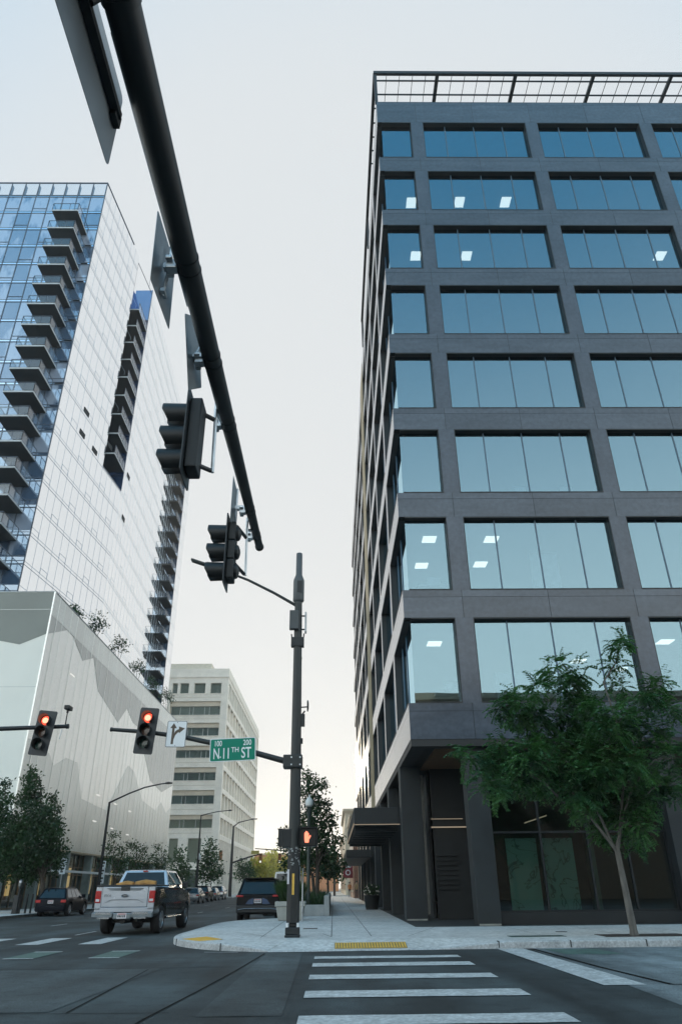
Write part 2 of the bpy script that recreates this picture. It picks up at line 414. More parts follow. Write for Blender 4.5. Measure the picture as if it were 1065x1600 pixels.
# pavement: slabs slope from the kerb up to z .17 over 1.9 m, then flat
for i in range(len(edge) - 1):
    mb.quad((*inn[i], hts[i]), (*inn2[i], .168), (*inn2[i + 1], .168), (*inn[i + 1], hts[i + 1]))
mb.add([(x, y, .168) for x, y in flat2] + [(40, 120, .168)], [tuple(range(len(flat2) + 1))[::-1]])
struct(mb.build('pavement', CONC))
# joints of the pavement slabs
mb = MB()
def pj(a, b, w_=.016, z=.1712): seam([a, b], w_, z)
for y in (23.2, 25.2, 28, 31, 34, 37.5, 41, 44.5, 48, 52, 56, 60, 66, 72, 78, 84, 90, 96, 102): pj((-2.0 if y > 36 else -2.55, y), (2.6, y))
for x in (-1.9, -.05, 1.0): pj((x, 21.5), (x, 110), .02)
for x in (5.4, 7.4, 9.4, 11.4, 13.4, 15.4): pj((x, 21.4), (x, 26))
pj((1.95, 21.4), (3.2, 25.9), .02); pj((2.9, 23.9), (18, 23.9))
pj((-.05, 21.5), (-.3, 22.9), .02); pj((-3.0, 24.5), (-1.8, 22.0), .02)
struct(mb.build('pavement_joints', mat('joint_dirt', (.06, .065, .066), .9, var=.2)))
mb = MB()
for x in (3.9, 5.6, 7.4, 9.2, 11): mb.box(x - .012, x + .012, 19.405, 19.60, .02, .1555)
for p in cn[6::7]:
    mb.box(p[0] - .012, p[0] + .012, p[1] - .02, p[1] + .15, .0, hts[4] + .13)
struct(mb.build('kerb_joints', mat('joint_dirt', (.06, .065, .066), .9)))
# dark paving under the overhang of the office building
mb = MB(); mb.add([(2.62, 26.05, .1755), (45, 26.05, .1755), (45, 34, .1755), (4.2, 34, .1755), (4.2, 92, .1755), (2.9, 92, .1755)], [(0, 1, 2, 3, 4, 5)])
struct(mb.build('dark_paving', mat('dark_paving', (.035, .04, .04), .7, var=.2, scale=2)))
# tactile warning pads: slab with raised bars
def tactile(name, P0, ux, uy, nx, ny, label):
    mb = MB(); P0, ux, uy = Vector(P0), Vector(ux), Vector(uy); n = Vector((0, 0, .012))
    mb.add([P0, P0 + ux, P0 + ux + uy, P0 + uy] + [p + n for p in (P0, P0 + ux, P0 + ux + uy, P0 + uy)], [(4, 5, 6, 7), (0, 1, 5, 4), (1, 2, 6, 5), (2, 3, 7, 6), (3, 0, 4, 7)])
    for i in range(nx):
        c = P0 + ux * ((i + .5) / nx) + uy * .5 + n * 1.3
        mb.obox(c, ux / nx * .24, uy * .46, n * .5, 1)
    return tag(mb.build(name, [mat('tactile_dark', (.30, .22, .08), .8, var=.2), YEL]), label, 'tactile pad')
tactile('tactile_pad', (.03, 19.47, .030), (1.72, .06, 0), (0, .50, .083), 26, 4, 'yellow ribbed tactile pad at the kerb ramp behind the striped crosswalk')
tactile('tactile_pad', (-3.98, 21.6, .137), (.55, -.95, -.01), (.62, .38, .03), 14, 4, 'yellow tactile pad on the curved corner left of the signal pole')
# left-hand block
mb = MB()
lk = [(-17.3, 104), (-17.3, 24)] + [(-17.3 - 4.6 * (1 - math.cos(a)), 24 - 4.6 * math.sin(a)) for a in [R(15 * i) for i in range(1, 7)]] + [(-90, 19.4)]
mb.add([(x, y, .15) for x, y in lk] + [(-90, 104, .15)], [tuple(range(len(lk) + 1))[::-1]])
struct(mb.build('pavement', CONC))
mb = MB(); li = inset(lk, -.16)
for i in range(len(lk) - 1):
    a, b, c, d = lk[i], lk[i + 1], li[i + 1], li[i]
    mb.quad((*a, -.05), (*a, .155), (*b, .155), (*b, -.05)); mb.quad((*a, .155), (*d, .155), (*c, .155), (*b, .155))
struct(mb.build('kerb', KERB))
mb = MB(); mb.box(-60, -17.3, 138, 260, -.05, .15); mb.box(-2.2, 40, 138, 260, -.05, .15)
struct(mb.build('pavement', CONC))
# utility covers on the corner
tag(MB().box(4.45, 5.85, 20.55, 21.05, .12, .1755).build('utility_cover', mat('green_cover', (.035, .075, .065), .6, var=.2)), 'green rectangular utility cover in the pavement left of the street tree', 'utility cover')
tag(MB().box(6.75, 8.9, 20.25, 21.2, .10, .1765).build('tree_pit', SOIL), 'dark soil tree pit around the slim street tree', 'tree pit')
tag(MB().box(-.95, -.5, 25.6, 26.1, .1, .1765).build('utility_cover', mat('rust_cover', (.10, .085, .07), .8, var=.3)), 'small rusty utility lid on the pavement right of the signal pole', 'utility cover')
tag(MB().lathe([(.001, .1765), (.16, .1765), (.165, .16)], (6.3, 22.6, 0), 20).build('utility_cover', mat('iron_lid', (.06, .06, .06), .7)), 'small round iron lid in the pavement behind the green cover', 'utility cover')
hills = MB(); pts = [(-600 + 60 * i, 18 + 12 * math.sin(i * 1.3) + 8 * math.sin(i * .7)) for i in range(21)]
for (xa, ha), (xb, hb) in zip(pts, pts[1:]): hills.quad((xa, -700, -1), (xb, -700, -1), (xb, -760, 60 + hb), (xa, -760, 60 + ha))
struct(hills.build('hills', mat('hill_scrub', (.07, .075, .05), .9, var=.3, scale=.05)))

# ================================================================== OFFICE BUILDING (right)
OX, OY = 2.78, 26.0                      # facade corner
XE, YE = 26.5, 92.0
office = thing('office_building', 'tall dark grey panelled office building with deep recessed blue windows and roof trellis', 'building', (OX, OY, .17))
HEAD = [10.52 + 4.42 * k for k in range(8)]
SILL = [7.24 + 4.425 * k for k in range(8)]
DEP = .27
class Face:                               # u along facade, d depth inwards, z up
    def __init__(s, fn, flip): s.fn, s.flip = fn, flip
    def box(s, mb, u0, u1, d0, d1, z0, z1, mi=0):
        a = s.fn(u0, d0); b = s.fn(u1, d1)
        mb.box(min(a[0], b[0]), max(a[0], b[0]), min(a[1], b[1]), max(a[1], b[1]), z0, z1, mi)
FR = Face(lambda u, d: (u, OY + d), 0)
SI = Face(lambda u, d: (OX + d, u), 1)
fcols = [(4.77 + 6.82 * i, 5.46 + 6.82 * i) for i in range(4)]
scols = [(31.0 + 6.9 * i, 31.7 + 6.9 * i) for i in range(9)]
PIL = (50.2, 54.4)                        # full-height brown stone pier on the side
scols = [c for c in scols if not (PIL[0] - 1 < c[0] < PIL[1] + 1)]
def band(z0, z1, top=False):
    mb = MB()
    # backing (joint colour), 15 mm behind the panels
    FR.box(mb, OX + .015, XE, .015, DEP + .2, z0 + .004, z1 - .004, 1)
    SI.box(mb, OY + .75, YE, .015, DEP + .2, z0 + .004, z1 - .004, 1)
    rows = [(z0, z1 - .30), (z1 - .288, z1)] if not top else [(z0, z1 - .26), (z1 - .248, z1)]
    us = [OX] + [5.11 + 3.41 * i for i in range(13)]
    ss = [OY] + [29.3 + 3.45 * i for i in range(19)]
    for r0_, r1_ in rows:
        for a, b in zip(us, us[1:]): FR.box(mb, a + (.009 if a > OX else 0), b - .009, 0, .014, r0_, r1_, rnd.choice((0, 0, 2, 3)))
        for a, b in zip(ss, ss[1:]):
            if b > PIL[0] and a < PIL[1]:
                if a < PIL[0] - .1: SI.box(mb, a + .009, PIL[0] - .01, 0, .014, r0_, r1_)
                if b > PIL[1] + .1: SI.box(mb, PIL[1] + .01, b - .009, 0, .014, r0_, r1_)
                continue
            SI.box(mb, a + (.009 if a > OY else .0145), b - .009, 0, .014, r0_, r1_, rnd.choice((0, 0, 2, 3)))
    return mb.build('spandrel_band', [PANEL, GAP, PANELS[1], PANELS[2]], office)
band(5.96, SILL[0])
for k in range(7): band(HEAD[k], SILL[k + 1])
band(HEAD[7], 43.41, True)
for k in range(8):
    for a, b in fcols: mb = MB(); FR.box(mb, a, b, .003, DEP + .15, SILL[k], HEAD[k]); mb.build('column', COLP, office)
    for a, b in scols: mb = MB(); SI.box(mb, a, b, .003, DEP + .15, SILL[k], HEAD[k]); mb.build('column', COLP, office)
mb = MB()
zz = 5.96
while zz < 43:
    z1 = min(43.41, zz + 2.21); SI.box(mb, PIL[0], PIL[1], -.02, DEP + .2, zz, z1 - .014); zz = z1
mb.build('stone_pier', STONE, office)
def window(face, u0, u1, z0, z1, mulls, corner=0):
    """glass at the back of the reveal; frame lines the reveal and carries the mullions"""
    g = MB(); a = face.fn(u0, DEP); b = face.fn(u1, DEP)
    g.add([(a[0], a[1], z0), (b[0], b[1], z0), (b[0], b[1], z1), (a[0], a[1], z1)], [(0, 1, 2, 3)])
    go = g.build('window', BGLASS, office)
    fm = MB()
    if not corner: face.box(fm, u0, u0 + .035, .012, DEP + .02, z0, z1)
    face.box(fm, u1 - .035, u1, .012, DEP + .02, z0, z1)
    face.box(fm, u0, u1, .008, DEP + .02, z1 - .05, z1 + .003); face.box(fm, u0, u1, -.012, DEP + .02, z0 - .003, z0 + .045)
    for u in mulls: face.box(fm, u - .025, u + .025, DEP - .03, DEP + .09, z0 + .045, z1 - .05, 1)
    fm.build('frame', [REVEAL, MULL], go)
for k in range(8):
    z0, z1 = SILL[k], HEAD[k]
    window(FR, OX + DEP, fcols[0][0], z0, z1, [], 1)
    for i in range(3):
        a, b = fcols[i][1], fcols[i + 1][0]; c = (a + b) / 2
        window(FR, a, b, z0, z1, [c - 1.72, c, c + 1.72])
    window(SI, OY + DEP, scols[0][0], z0, z1, [OY + DEP + 1.9, OY + DEP + 3.6], 1)
    for a, b in zip(scols[:7], scols[1:8]):
        u0, u1 = a[1], b[0]
        if u0 < PIL[0] < u1:
            window(SI, u0, PIL[0], z0, z1, [(u0 + PIL[0]) / 2]); u0 = PIL[1]
        window(SI, u0, u1, z0, z1, [(u0 + u1) / 2])
# interior: floors, ceilings, core walls
for k in range(9):
    mb = MB(); z = (SILL[k] if k < 8 else 43.2)
    zb = (HEAD[k - 1] if k else 6.1) + .16
    mb.box(OX + DEP + .25, XE, OY + DEP + .25, YE - .5, zb, z - .35); mb.build('floor_slab', INTER, office)
mb = MB(); mb.box(9.0, XE, 38, YE - 6, .2, 43); mb.box(OX + .6, XE, YE - .45, YE, .2, 43); mb.box(XE - .1, XE, OY + 1, YE - 1, 6.3, 43.1); mb.build('core_wall', INTER, office)
# blinds, partitions and furniture behind the glass
mb = MB()
for k, u0, u1, h in ((0, 6.6, 8.4, 1.7), (0, 8.9, 9.7, 2.4), (1, 8.7, 9.9, 2.6), (0, 10, 11.2, 1.2), (3, 13.6, 14.3, 1.2), (3, 15.6, 16.4, 1.4), (4, 9.4, 9.5, 2.0), (1, 15, 17, .8)):
    mb.box(u0, u1, OY + 2.2, OY + 2.3, SILL[k] + .05, SILL[k] + h)
for k, u in ((0, 4.0), (1, 3.6), (4, 8.5), (5, 13), (6, 9.0), (4, 15), (2, 7.8), (2, 9.9)):
    mb.box(u, u + 1.4, OY + 1.2, OY + 1.9, SILL[k] + .68, SILL[k] + .74); mb.box(u + .4, u + .95, OY + 1.5, OY + 1.53, SILL[k] + .8, SILL[k] + 1.15)
mb.build('office_furniture', mat('furniture_white', (.55, .56, .56), .6), office)
def clamp(px, py, k, w_=.62, l=.62):
    r = _unroll(px, py); z = HEAD[k] + .14; t = (z - CAMH) / r[2]; x, y = r[0] * t, r[1] * t
    MB().box(x - w_, x + w_, y - l / 2, y + l / 2, z - .02, z + .02).build('ceiling_light', PANELLIGHT, office)
for px, py in ((678, 1006), (1038, 1003), (903, 1033), (967, 1046)): clamp(px, py, 0, .3)
for px, py in ((670, 843), (658, 884), (680, 917), (767, 843), (750, 882)): clamp(px, py, 1, .3)
for px, py in ((649, 400), (728, 400), (1030, 400)): clamp(px, py, 5, .28, .62)
for px, py in ((642, 317), (717, 316), (789, 316)): clamp(px, py, 6, .28, .70)
# soffit, ground storey
mb = MB(); mb.box(OX + .02, XE, OY + .02, OY + .55, 5.72, 5.955); mb.box(OX + .02, OX + .55, OY + .55, YE, 5.72, 5.955); mb.build('soffit_beam', REVEAL, office)
mb = MB(); mb.box(OX + .55, XE, OY + .55, YE, 5.80, 5.86); mb.build('soffit', DARKP, office)
mb = MB()
for i in range(26): mb.box(3.75 + .0, 5.2 + 6.6, OY + .75 + i * .2, OY + .86 + i * .2, 5.71, 5.795)
mb.build('slatted_ceiling', mat('walnut_slats', (.16, .085, .045), .6, var=.25, scale=3), office)
for x0, x1, y0, y1 in [(OX, OX + .82, 30.9, 31.7)] + [(4.70, 5.46, 26.35, 27.15), (11.58, 12.3, 26.35, 27.15), (18.4, 19.12, 26.35, 27.15)] + [(OX, OX + .82, 31.0 + 6.9 * i, 31.8 + 6.9 * i) for i in range(1, 9)]:
    MB().box(x0, x1, y0, y1, .175, 5.72).build('base_column', BASEC, office, bevel=.012)
mb = MB()
for x0, x1, y0 in ((OX + .02, OX + .80, 30.85), (4.72, 5.42, 26.3), (11.6, 12.28, 26.3)): mb.box(x0, x1, y0 - .02, y0 + .1, .17, .225)
mb.build('column_foot', mat('foot_plate', (.30, .30, .27), .7, var=.2), office)
# shopfront between the columns: plinth, glass, frames, marble panels behind
mb = MB(); mb.box(5.47, 26, 26.62, 26.9, .17, .52); mb.build('plinth', DARKP, office)
for a, b in ((5.47, 11.57), (12.31, 18.39)):
    g = MB(); g.add([(a, 26.86, .52), (b, 26.86, .52), (b, 26.86, 5.72), (a, 26.86, 5.72)], [(0, 1, 2, 3)]); go = g.build('shop_window', SGLASS, office)
    fm = MB()
    for u in (a + .03, a + 1.72, a + 3.35, a + 4.7, b - .03): fm.box(u - .035, u + .035, 26.80, 26.92, .52, 5.72)
    for z in (.55, 2.95, 5.69): fm.box(a, b, 26.81, 26.91, z - .03, z + .03)
    fm.build('frame', REVEAL, go)
MARB = None
m_, nt_, out_ = nodes_of('green_marble'); b_ = nt_.nodes.new('ShaderNodeBsdfPrincipled'); b_.inputs['Roughness'].default_value = .3
wv = nt_.nodes.new('ShaderNodeTexNoise'); wv.inputs['Scale'].default_value = 1.1; wv.inputs['Detail'].default_value = 6; wv.inputs['Distortion'].default_value = 1.6
tc_ = nt_.nodes.new('ShaderNodeTexCoord'); nt_.links.new(tc_.outputs['Object'], wv.inputs['Vector'])
rp_ = ramp(nt_, wv.outputs['Fac'], [(.0, (.20, .36, .31)), (.475, (.22, .40, .34)), (.5, (.05, .10, .09)), (.525, (.22, .39, .34)), (1, (.26, .44, .38))])
nt_.links.new(rp_.outputs['Color'], b_.inputs['Base Color'])
b_.inputs['Emission Color'].default_value = (.2, .4, .33, 1); b_.inputs['Emission Strength'].default_value = 0
nt_.links.new(b_.outputs[0], out_.inputs['Surface'])
for x0, x1 in ((6.05, 7.12), (7.26, 8.40)): MB().box(x0, x1, 27.25, 27.32, .5, 2.78).build('marble_panel', m_, office)
MB().box(9.0, 9.25, 27.6, 27.9, .4, 4.6).build('lobby_post', mat('lobby_post', (.16, .20, .17), .5), office)
mb = MB(); mb.box(5.5, 26, 33.2, 33.4, .17, 5.75); mb.box(4.1, 5.6, 31.5, 31.7, .17, 5.75); mb.box(5.5, 5.6, 26.9, 33, .17, 5.75); mb.build('lobby_wall', DARKP, office)
mb = MB()
for i in range(8): mb.box(4.15, 4.95, 31.40, 31.5, 1.2 + i * .17, 1.28 + i * .17)
mb.build('louvre_vent', REVEAL, office)
mb = MB(); mb.box(4.0, 5.58, 31.30, 31.36, 3.42, 3.465); mb.box(4.0, 5.3, 31.30, 31.36, 3.74, 3.76); mb.build('light_strip', WARMLED, office)
mb = MB(); mb.tube([(6.9, 27.6, 3.3), (8.1, 29, 3.65)], .02, 6); mb.build('light_strip', WARMLED, office)
# side ground storey: glass wall set back, canopy over the side pavement
mb = MB()
for i in range(10):
    y0 = 33 + 5.6 * i
    mb.box(4.1, 4.2, y0, y0 + 5.45, .17, 5.7); mb.box(4.05, 4.25, y0 + 5.45, y0 + 5.6, .17, 5.7, 1)
mb.build('side_wall', [DARKP, REVEAL], office)
for y in (33.2, 34.6, 36.4, 39.2, 42): MB().box(3.9, 4.0, y, y + .08, .3, 5.7).build('wall_fin', mat('fin_metal', (.22, .22, .2), .4, metal=.5), office)
cano = MB(); cano.box(.88, OX - .02, 32.0, 47, 3.62, 4.27); co = cano.build('canopy', DARKP, office, bevel=.02)
mb = MB(); mb.box(.9, OX, 31.97, 32.0, 3.60, 3.63); mb.box(.86, .88, 32, 47, 3.60, 3.68); mb.build('canopy_light_strip', WARMLED, co)
for i in range(9): MB().box(.95, OX, 33.2 + 1.5 * i, 33.5 + 1.5 * i, 3.42, 3.60).build('canopy_slat', DARKP, co)
cano = MB(); cano.box(.95, OX - .02, 56, 78, 3.2, 3.7); cano.build('canopy', DARKP, office, bevel=.02)
# roof trellis
tr = MB()
tr.box(OX - .08, XE, OY - .05, OY + .12, 46.33, 46.58); tr.box(OX - .1, OX + .1, OY + .10, 48, 46.335, 46.575)

for i in range(9): x = 6.71 + 4.95 * i; tr.box(x - .09, x + .09, OY + .10, 34, 46.35, 46.56)
tro = tr.build('roof_trellis', BLACKM, office)
for y0, y1 in ((OY, OY + .16), (37, 37.15), (47.8, 48)): MB().box(OX - .06, OX + .11, y0, y1, 43.41, 46.33).build('trellis_post', BLACKM, tro)
tb = MB()
for y in (26.5, 27.38, 28.3, 29.3, 30.3, 31.3, 32.3): tb.box(OX + .1, XE, y - .035, y + .035, 46.42, 46.5)
x = OX + .75
while x < XE: tb.box(x - .016, x + .016, OY + .12, 34, 46.44, 46.48); x += .825
tb.build('trellis_bar', BLACKM, tro)
mb = MB(); mb.box(OX, XE, OY, OY + .4, 43.412, 43.45); mb.box(OX, OX + .4, OY + .4, YE, 43.412, 43.45); mb.build('parapet_cap', REVEAL, office)

# ================================================================== GLASS TOWER (left)
TW = glass('tower_glass', None, (.74, .86, 1.0), .34, .95, inner=(.055, .10, .17), rand=.22)
TS = glass('tower_side_glass', None, (1.0, 1.0, 1.0), .90, 1.0, rough=.03, inner=(.45, .52, .60))
TB = glass('tower_blue_glass', None, (.55, .70, 1.0), .35, .95, inner=(.03, .07, .16))
ALD = mat('mullion_dark', (.05, .075, .11), .4, var=.1)
ALL = mat('mullion_pale', (.34, .42, .50), .4, var=.1)
ALW = mat('joint_white', (.74, .80, .84), .3, var=.05)
ALP = mat('slab_edge_pale', (.42, .46, .48), .5, var=.1)
SLAB = mat('balcony_underside', (.012, .016, .018), .7, var=.15)
tower = thing('apartment_tower', 'tall blue glass apartment tower with stacked dark balconies behind the white podium', 'building', (-28.5, 60, 22))
A, N1, B, D, E_, G = (-28.5, 60.0), (-27.33, 71.95), (-26.75, 77.87), (-27.9, 110.0), (-26.45, 110.0), (-26.45, 114.0)
R1, R2 = (-29.7, 72.3), (-29.2, 77.9)
ZT0, ZP, ZT = 22.4, 78.85, 81.25
ZR = 46.1
# solid core a little inside the skin so nothing is see-through
mb = MB()
def off(p, d=.12): return (p[0] - d, p[1] + d)
lowpoly = [off(A), off(N1), off(B), off(D), (E_[0] - .12, E_[1] + .12), (G[0] - .12, G[1]), (-62, 114), (-62, 60.12)]
highpoly = [off(A), (N1[0] - .12, N1[1] - .1), (R1[0] - .05, R1[1] - .05), (R2[0] - .05, R2[1] + .12), (B[0] - .12, B[1] + .12), off(D), (E_[0] - .12, E_[1] + .12), (G[0] - .12, G[1]), (-62, 114), (-62, 60.12)]
mb.prism(lowpoly, 'z', ZT0 - 4, ZR - .02); mb.prism(highpoly, 'z', ZR - .01, ZP - .1)
mb.build('core_wall', mat('tower_core', (.16, .2, .25), .7), tower)
def wallpt(p, q, s_, d=0):
    v = Vector(q) - Vector(p); L = v.length; v /= L; n = Vector((v.y, -v.x))
    c = Vector(p) + v * s_ + n * d
    return c.x, c.y
def strip(mb, p, q, s0, s1, z0, z1, d0, d1, mi=0):
    a, b, c, e = wallpt(p, q, s0, d0), wallpt(p, q, s1, d0), wallpt(p, q, s1, d1), wallpt(p, q, s0, d1)
    mb.prism([a, b, c, e], 'z', z0, z1, mi)
def pane(mb, p, q, s0, s1, z0, z1, d=0):
    a, b = wallpt(p, q, s0, d), wallpt(p, q, s1, d); mb.quad((*a, z0), (*b, z0), (*b, z1), (*a, z1))
LN = [78.5 - 2.97 * k for k in range(20)]            # storey lines (spandrel top)
W_ = (-62.0, 60.0)
# front: window panes 1.7 m wide, one storey tall; the hundred nearest the corner are parts of their own
npart = 0; rest = MB()
for k in range(19):
    z1, z0 = LN[k] - .04, LN[k + 1] + .34
    for c in range(12):
        s1 = (A[0] - W_[0]) - 1.72 * c - .04; s0 = s1 - 1.64
        tilt = rnd.uniform(-.01, .01)
        mm = MB(); a, b = wallpt(W_, A, s0), wallpt(W_, A, s1)
        mm.quad((a[0], a[1] + tilt, z0), (b[0], b[1] - tilt, z0), (b[0], b[1] - tilt * .5, z1), (a[0], a[1] + tilt * .5, z1))
        if c < 6 and npart < 100 and 1 <= k:
            mm.build('window', TW, tower); npart += 1
        else: rest.v += []; rest.add(mm.v, mm.f)
tag(rest.build('window', TW, tower), kind='stuff')
fr = MB()
LF = A[0] - W_[0]
for k in range(20):
    strip(fr, W_, A, 0, LF, LN[k] - .05, LN[k] + .05, -.05, .045); strip(fr, W_, A, 0, LF, LN[k] + .30, LN[k] + .36, -.05, .04)
    strip(fr, W_, A, 0, LF, LN[k] + .05, LN[k] + .30, -.05, .02, 1)
for c in range(19):
    s = LF - 1.72 * c
    strip(fr, W_, A, s - .045, s + .045, ZT0, ZT, -.05, .06)
for k in range(1, 19):
    for c in range(12):
        if (c * 7 + k * 3) % 5 < 2:
            s = LF - 1.72 * c; strip(fr, W_, A, s - 1.66, s - .05, LN[k] + .78, LN[k] + .86, -.02, .035)
fr.build('mullion_grid', [ALD, TW], tower)
# roof screen of glass above the front and the side
rs = MB()
pane(rs, W_, A, 0, LF, ZP, ZT - .15); pane(rs, A, N1, 0, 12, ZP, ZT - .15)
rs.build('roof_screen', glass('screen_glass', None, (.8, .9, 1), .15, .9, trans=(.85, .9, .93)), tower)
rf = MB(); strip(rf, W_, A, 0, LF + .05, ZT - .15, ZT, -.06, .06); strip(rf, A, N1, .07, 9.8, ZT - .15, ZT, -.06, .06)
for c in range(12): s = LF - 1.72 * c - .2; strip(rf, W_, A, s - .05, s + .05, ZP - .6, ZT, -.8, -.3)
strip(rf, W_, A, 0, LF, ZP - .15, ZP, -.05, .055); rf.build('roof_rail', ALD, tower)
# side faces: mirror-like panes with thin joints
sg = MB(); sj = MB()
def side(p, q, s0, s1, zlo, zhi, pitch=1.5, vents=True, seedk=0, mh=0, mv=1):
    pane(sg, p, q, s0, s1, zlo, zhi)
    for k in range(20):
        z = LN[k]
        if zlo < z < zhi:
            strip(sj, p, q, s0, s1, z - .025, z + .025, 0, .012, mh)
            if z + .35 < zhi: strip(sj, p, q, s0, s1, z + .31, z + .35, 0, .010, mv)
    n = int((s1 - s0) / pitch)
    for i in range(n + 1):
        s = s0 + i * pitch
        if s < s1 - .05: strip(sj, p, q, s, s + .03, zlo, zhi, 0, .011, mv)
        if vents:
            for k in range(1, 19):
                z = LN[k] + .35
                if zlo < z < zhi - 1 and (i + k * 2 + seedk) % 4 == 0:
                    strip(sj, p, q, s + .05, s + pitch - .02, z + .52, z + .56, 0, .010, mv); strip(sj, p, q, s + .05, s + .09, z, z + .52, 0, .010, mv); strip(sj, p, q, s + pitch - .06, s + pitch - .02, z, z + .52, 0, .010, mv)
L1 = (Vector(B) - Vector(A)).length; LD = (Vector(D) - Vector(B)).length
side(A, B, .0, 12.0, ZR, ZT - .15); side(A, B, 0, L1, ZT0, ZR)
side(B, D, 0, LD, ZT0, ZT - .6, 1.6, seedk=1, mh=2, mv=2)
side(E_, G, 0, 4, ZT0, ZT - .6, 5, False, mh=2, mv=2)
tag(sg.build('window', TS, tower), kind='stuff'); sj.build('joint_grid', [mat('joint_blue', (.15, .21, .29), .4, var=.1), ALL, ALW], tower)
vt = MB()
for p, q, s, k in ((A, B, 5.2, 10), (A, B, 5.2, 11), (A, B, 8.7, 11), (A, B, 12.3, 10), (B, D, 1.6, 10), (B, D, 2.2, 12), (B, D, 23.5, 14), (B, D, 23.2, 16)):
    z = LN[k] + .36; m2 = MB(); strip(m2, p, q, s, s + 1.3, z, z + .6, .0, .05); m2.build('open_vent', GAP, tower)
mb = MB(); a, b = (-62, 60), A
strip(mb, N1, R1, 0, 2.4, ZR, ZT - 1.2, 0, .05); mb.build('recess_wall', DARKP, tower)
mb = MB(); pane(mb, R1, R2, 0, 5.6, ZR, ZT - 1.4, .02); mb.build('recess_glazing', TB, tower)
mb = MB(); pane(mb, R2, B, 0, 2.45, ZR, ZT - .6, .06); mb.build('recess_glazing', TB, tower)
mb = MB(); pane(mb, (D[0] - .2, D[1] - .02), (E_[0], E_[1] - .02), 0, 1.65, ZT0, ZT - .6, .02)
mb.build('end_glazing', TW, tower)
for args in [(D, E_, q, q + .05, ZT0, ZT - .6, .04, .09) for q in (0, .72, 1.5)] + [(E_, G, -.03, .05, ZT0, ZT - .5, -.03, .05), (B, D, 0, .12, ZR, ZT - .5, -.05, .04), (N1, B, 0, 5.95, ZR - .12, ZR, -.1, .03), (N1, B, 0, 5.95, ZT - 1.3, ZT - 1.22, -.04, .02), (B, R2, 0, 2.4, ZT - 1.3, ZT - 1.22, -.04, .02)]:
    mb = MB(); strip(mb, *args); mb.build('corner_trim', ALD, tower)
mb = MB(); mb.tube([(-27.2, 77.4, ZT - .6), (-27.2, 77.4, ZT + 1.7)], .025, 5); mb.build('roof_antenna', ALD, tower)
RG = glass('rail_glass', None, (.9, .95, 1), .14, .9, trans=(.72, .82, .88))
RGF = glass('faint_rail_glass', None, (.9, .95, 1), .03, .5, trans=(.95, .97, .98))
def balcony(x0, x1, y0, y1, z, sides, posts=4, thick=.24, faint=False):
    sl_ = MB(); sl_.box(x0, x1, y0, y1, z, z + thick); sl_.box(x0 - .015, x1 + .015, y0 - .015, y0 - .001, z + .06, z + thick, 1)
    if 'r' in sides: sl_.box(x1 + .001, x1 + .015, y0 - .001, y1, z + .06, z + thick, 1)
    o = sl_.build('balcony', [SLAB, SLAB if faint else ALP], tower)
    rl = MB(); zt = z + thick + 1.05
    runs = []
    if 'f' in sides: runs.append(((x0, y0), (x1, y0)))
    if 'r' in sides: runs.append(((x1, y0), (x1, y1)))
    if 'l' in sides: runs.append(((x0, y0), (x0, y1)))
    gm = MB()
    for p, q in runs:
        L = (Vector(q) - Vector(p)).length
        rl.obox(((p[0] + q[0]) / 2, (p[1] + q[1]) / 2, zt), ((q[0] - p[0]) / 2 + .02, (q[1] - p[1]) / 2, 0) if p[1] == q[1] else (.025, 0, 0), (0, .025, 0) if p[1] == q[1] else (0, (q[1] - p[1]) / 2, 0), (0, 0, .012 if faint else .03))
        n = max(1, round(L / 1.1))
        for i in range(0 if faint else n + 1):
            t = i / n; px_, py_ = p[0] + (q[0] - p[0]) * t, p[1] + (q[1] - p[1]) * t
            rl.box(px_ - .022, px_ + .022, py_ - .022, py_ + .022, z + thick, zt)
        gm.quad((*p, z + thick + .08), (*q, z + thick + .08), (*q, zt - .08), (*p, zt - .08))
    ro = rl.build('railing', ALD, o); gm.build('rail_pane', RGF if faint else RG, o)
for k in range(17): balcony(-32.62, -29.65, 56.48, 59.93, 71.55 - 2.945 * k, 'frl')
for k in range(9): balcony(-29.5, -26.55, 73.0, 77.3, 72.0 - 2.95 * k, 'r', faint=False)
for k in range(1, 17): balcony(-27.75, -26.35, 105.9, 109.9, 71.7 - 2.945 * k, 'fr', faint=True)

# ================================================================== PODIUM (left, patterned metal screen)
PX, PY0, PY1, PZ0, PZ1 = -22.1, 52.9, 104.0, 4.25, 22.4
podium = thing('podium_building', 'pale perforated metal building with grey zigzag patterns below the glass tower', 'building', (PX, PY0, .15))
PERF = mat('pale_perforated_metal', (.90, .91, .88), .36, metal=.75, var=.05, scale=.28, fine=30, stretch=(1, 1, .5), detail=8)
PERFW = mat('white_panel', (.85, .84, .77), .6, var=.04, scale=.3, detail=8)
PERFD = mat('grey_perforated_metal', (.47, .49, .48), .36, metal=.7, var=.12, scale=.35, fine=30, stretch=(1, 1, .5), detail=8)
PERFM = mat('mid_perforated_metal', (.66, .69, .67), .36, metal=.72, var=.10, scale=.35, fine=30, stretch=(1, 1, .5), detail=8)
mb = MB(); mb.box(-62, PX - .02, PY0 + .02, PY1, PZ0, PZ1 - .02); mb.build('wall', PERF, podium)
mb = MB(); mb.box(-62, PX - .02, PY0, PY0 + .015, PZ0, PZ1 - .02); mb.build('front_wall', PERFW, podium)
up = [(52.95, 18.93), (57.33, 20.73), (58.7, 20.35), (61.49, 19.27), (64.25, 20.32), (66.8, 17.94), (74.47, 16.55), (77.04, 18.54), (80.21, 17.66), (82.68, 17.66), (86.41, 15.5), (90.94, 12.98), (97.5, 12.4), (103.98, 14.0)]
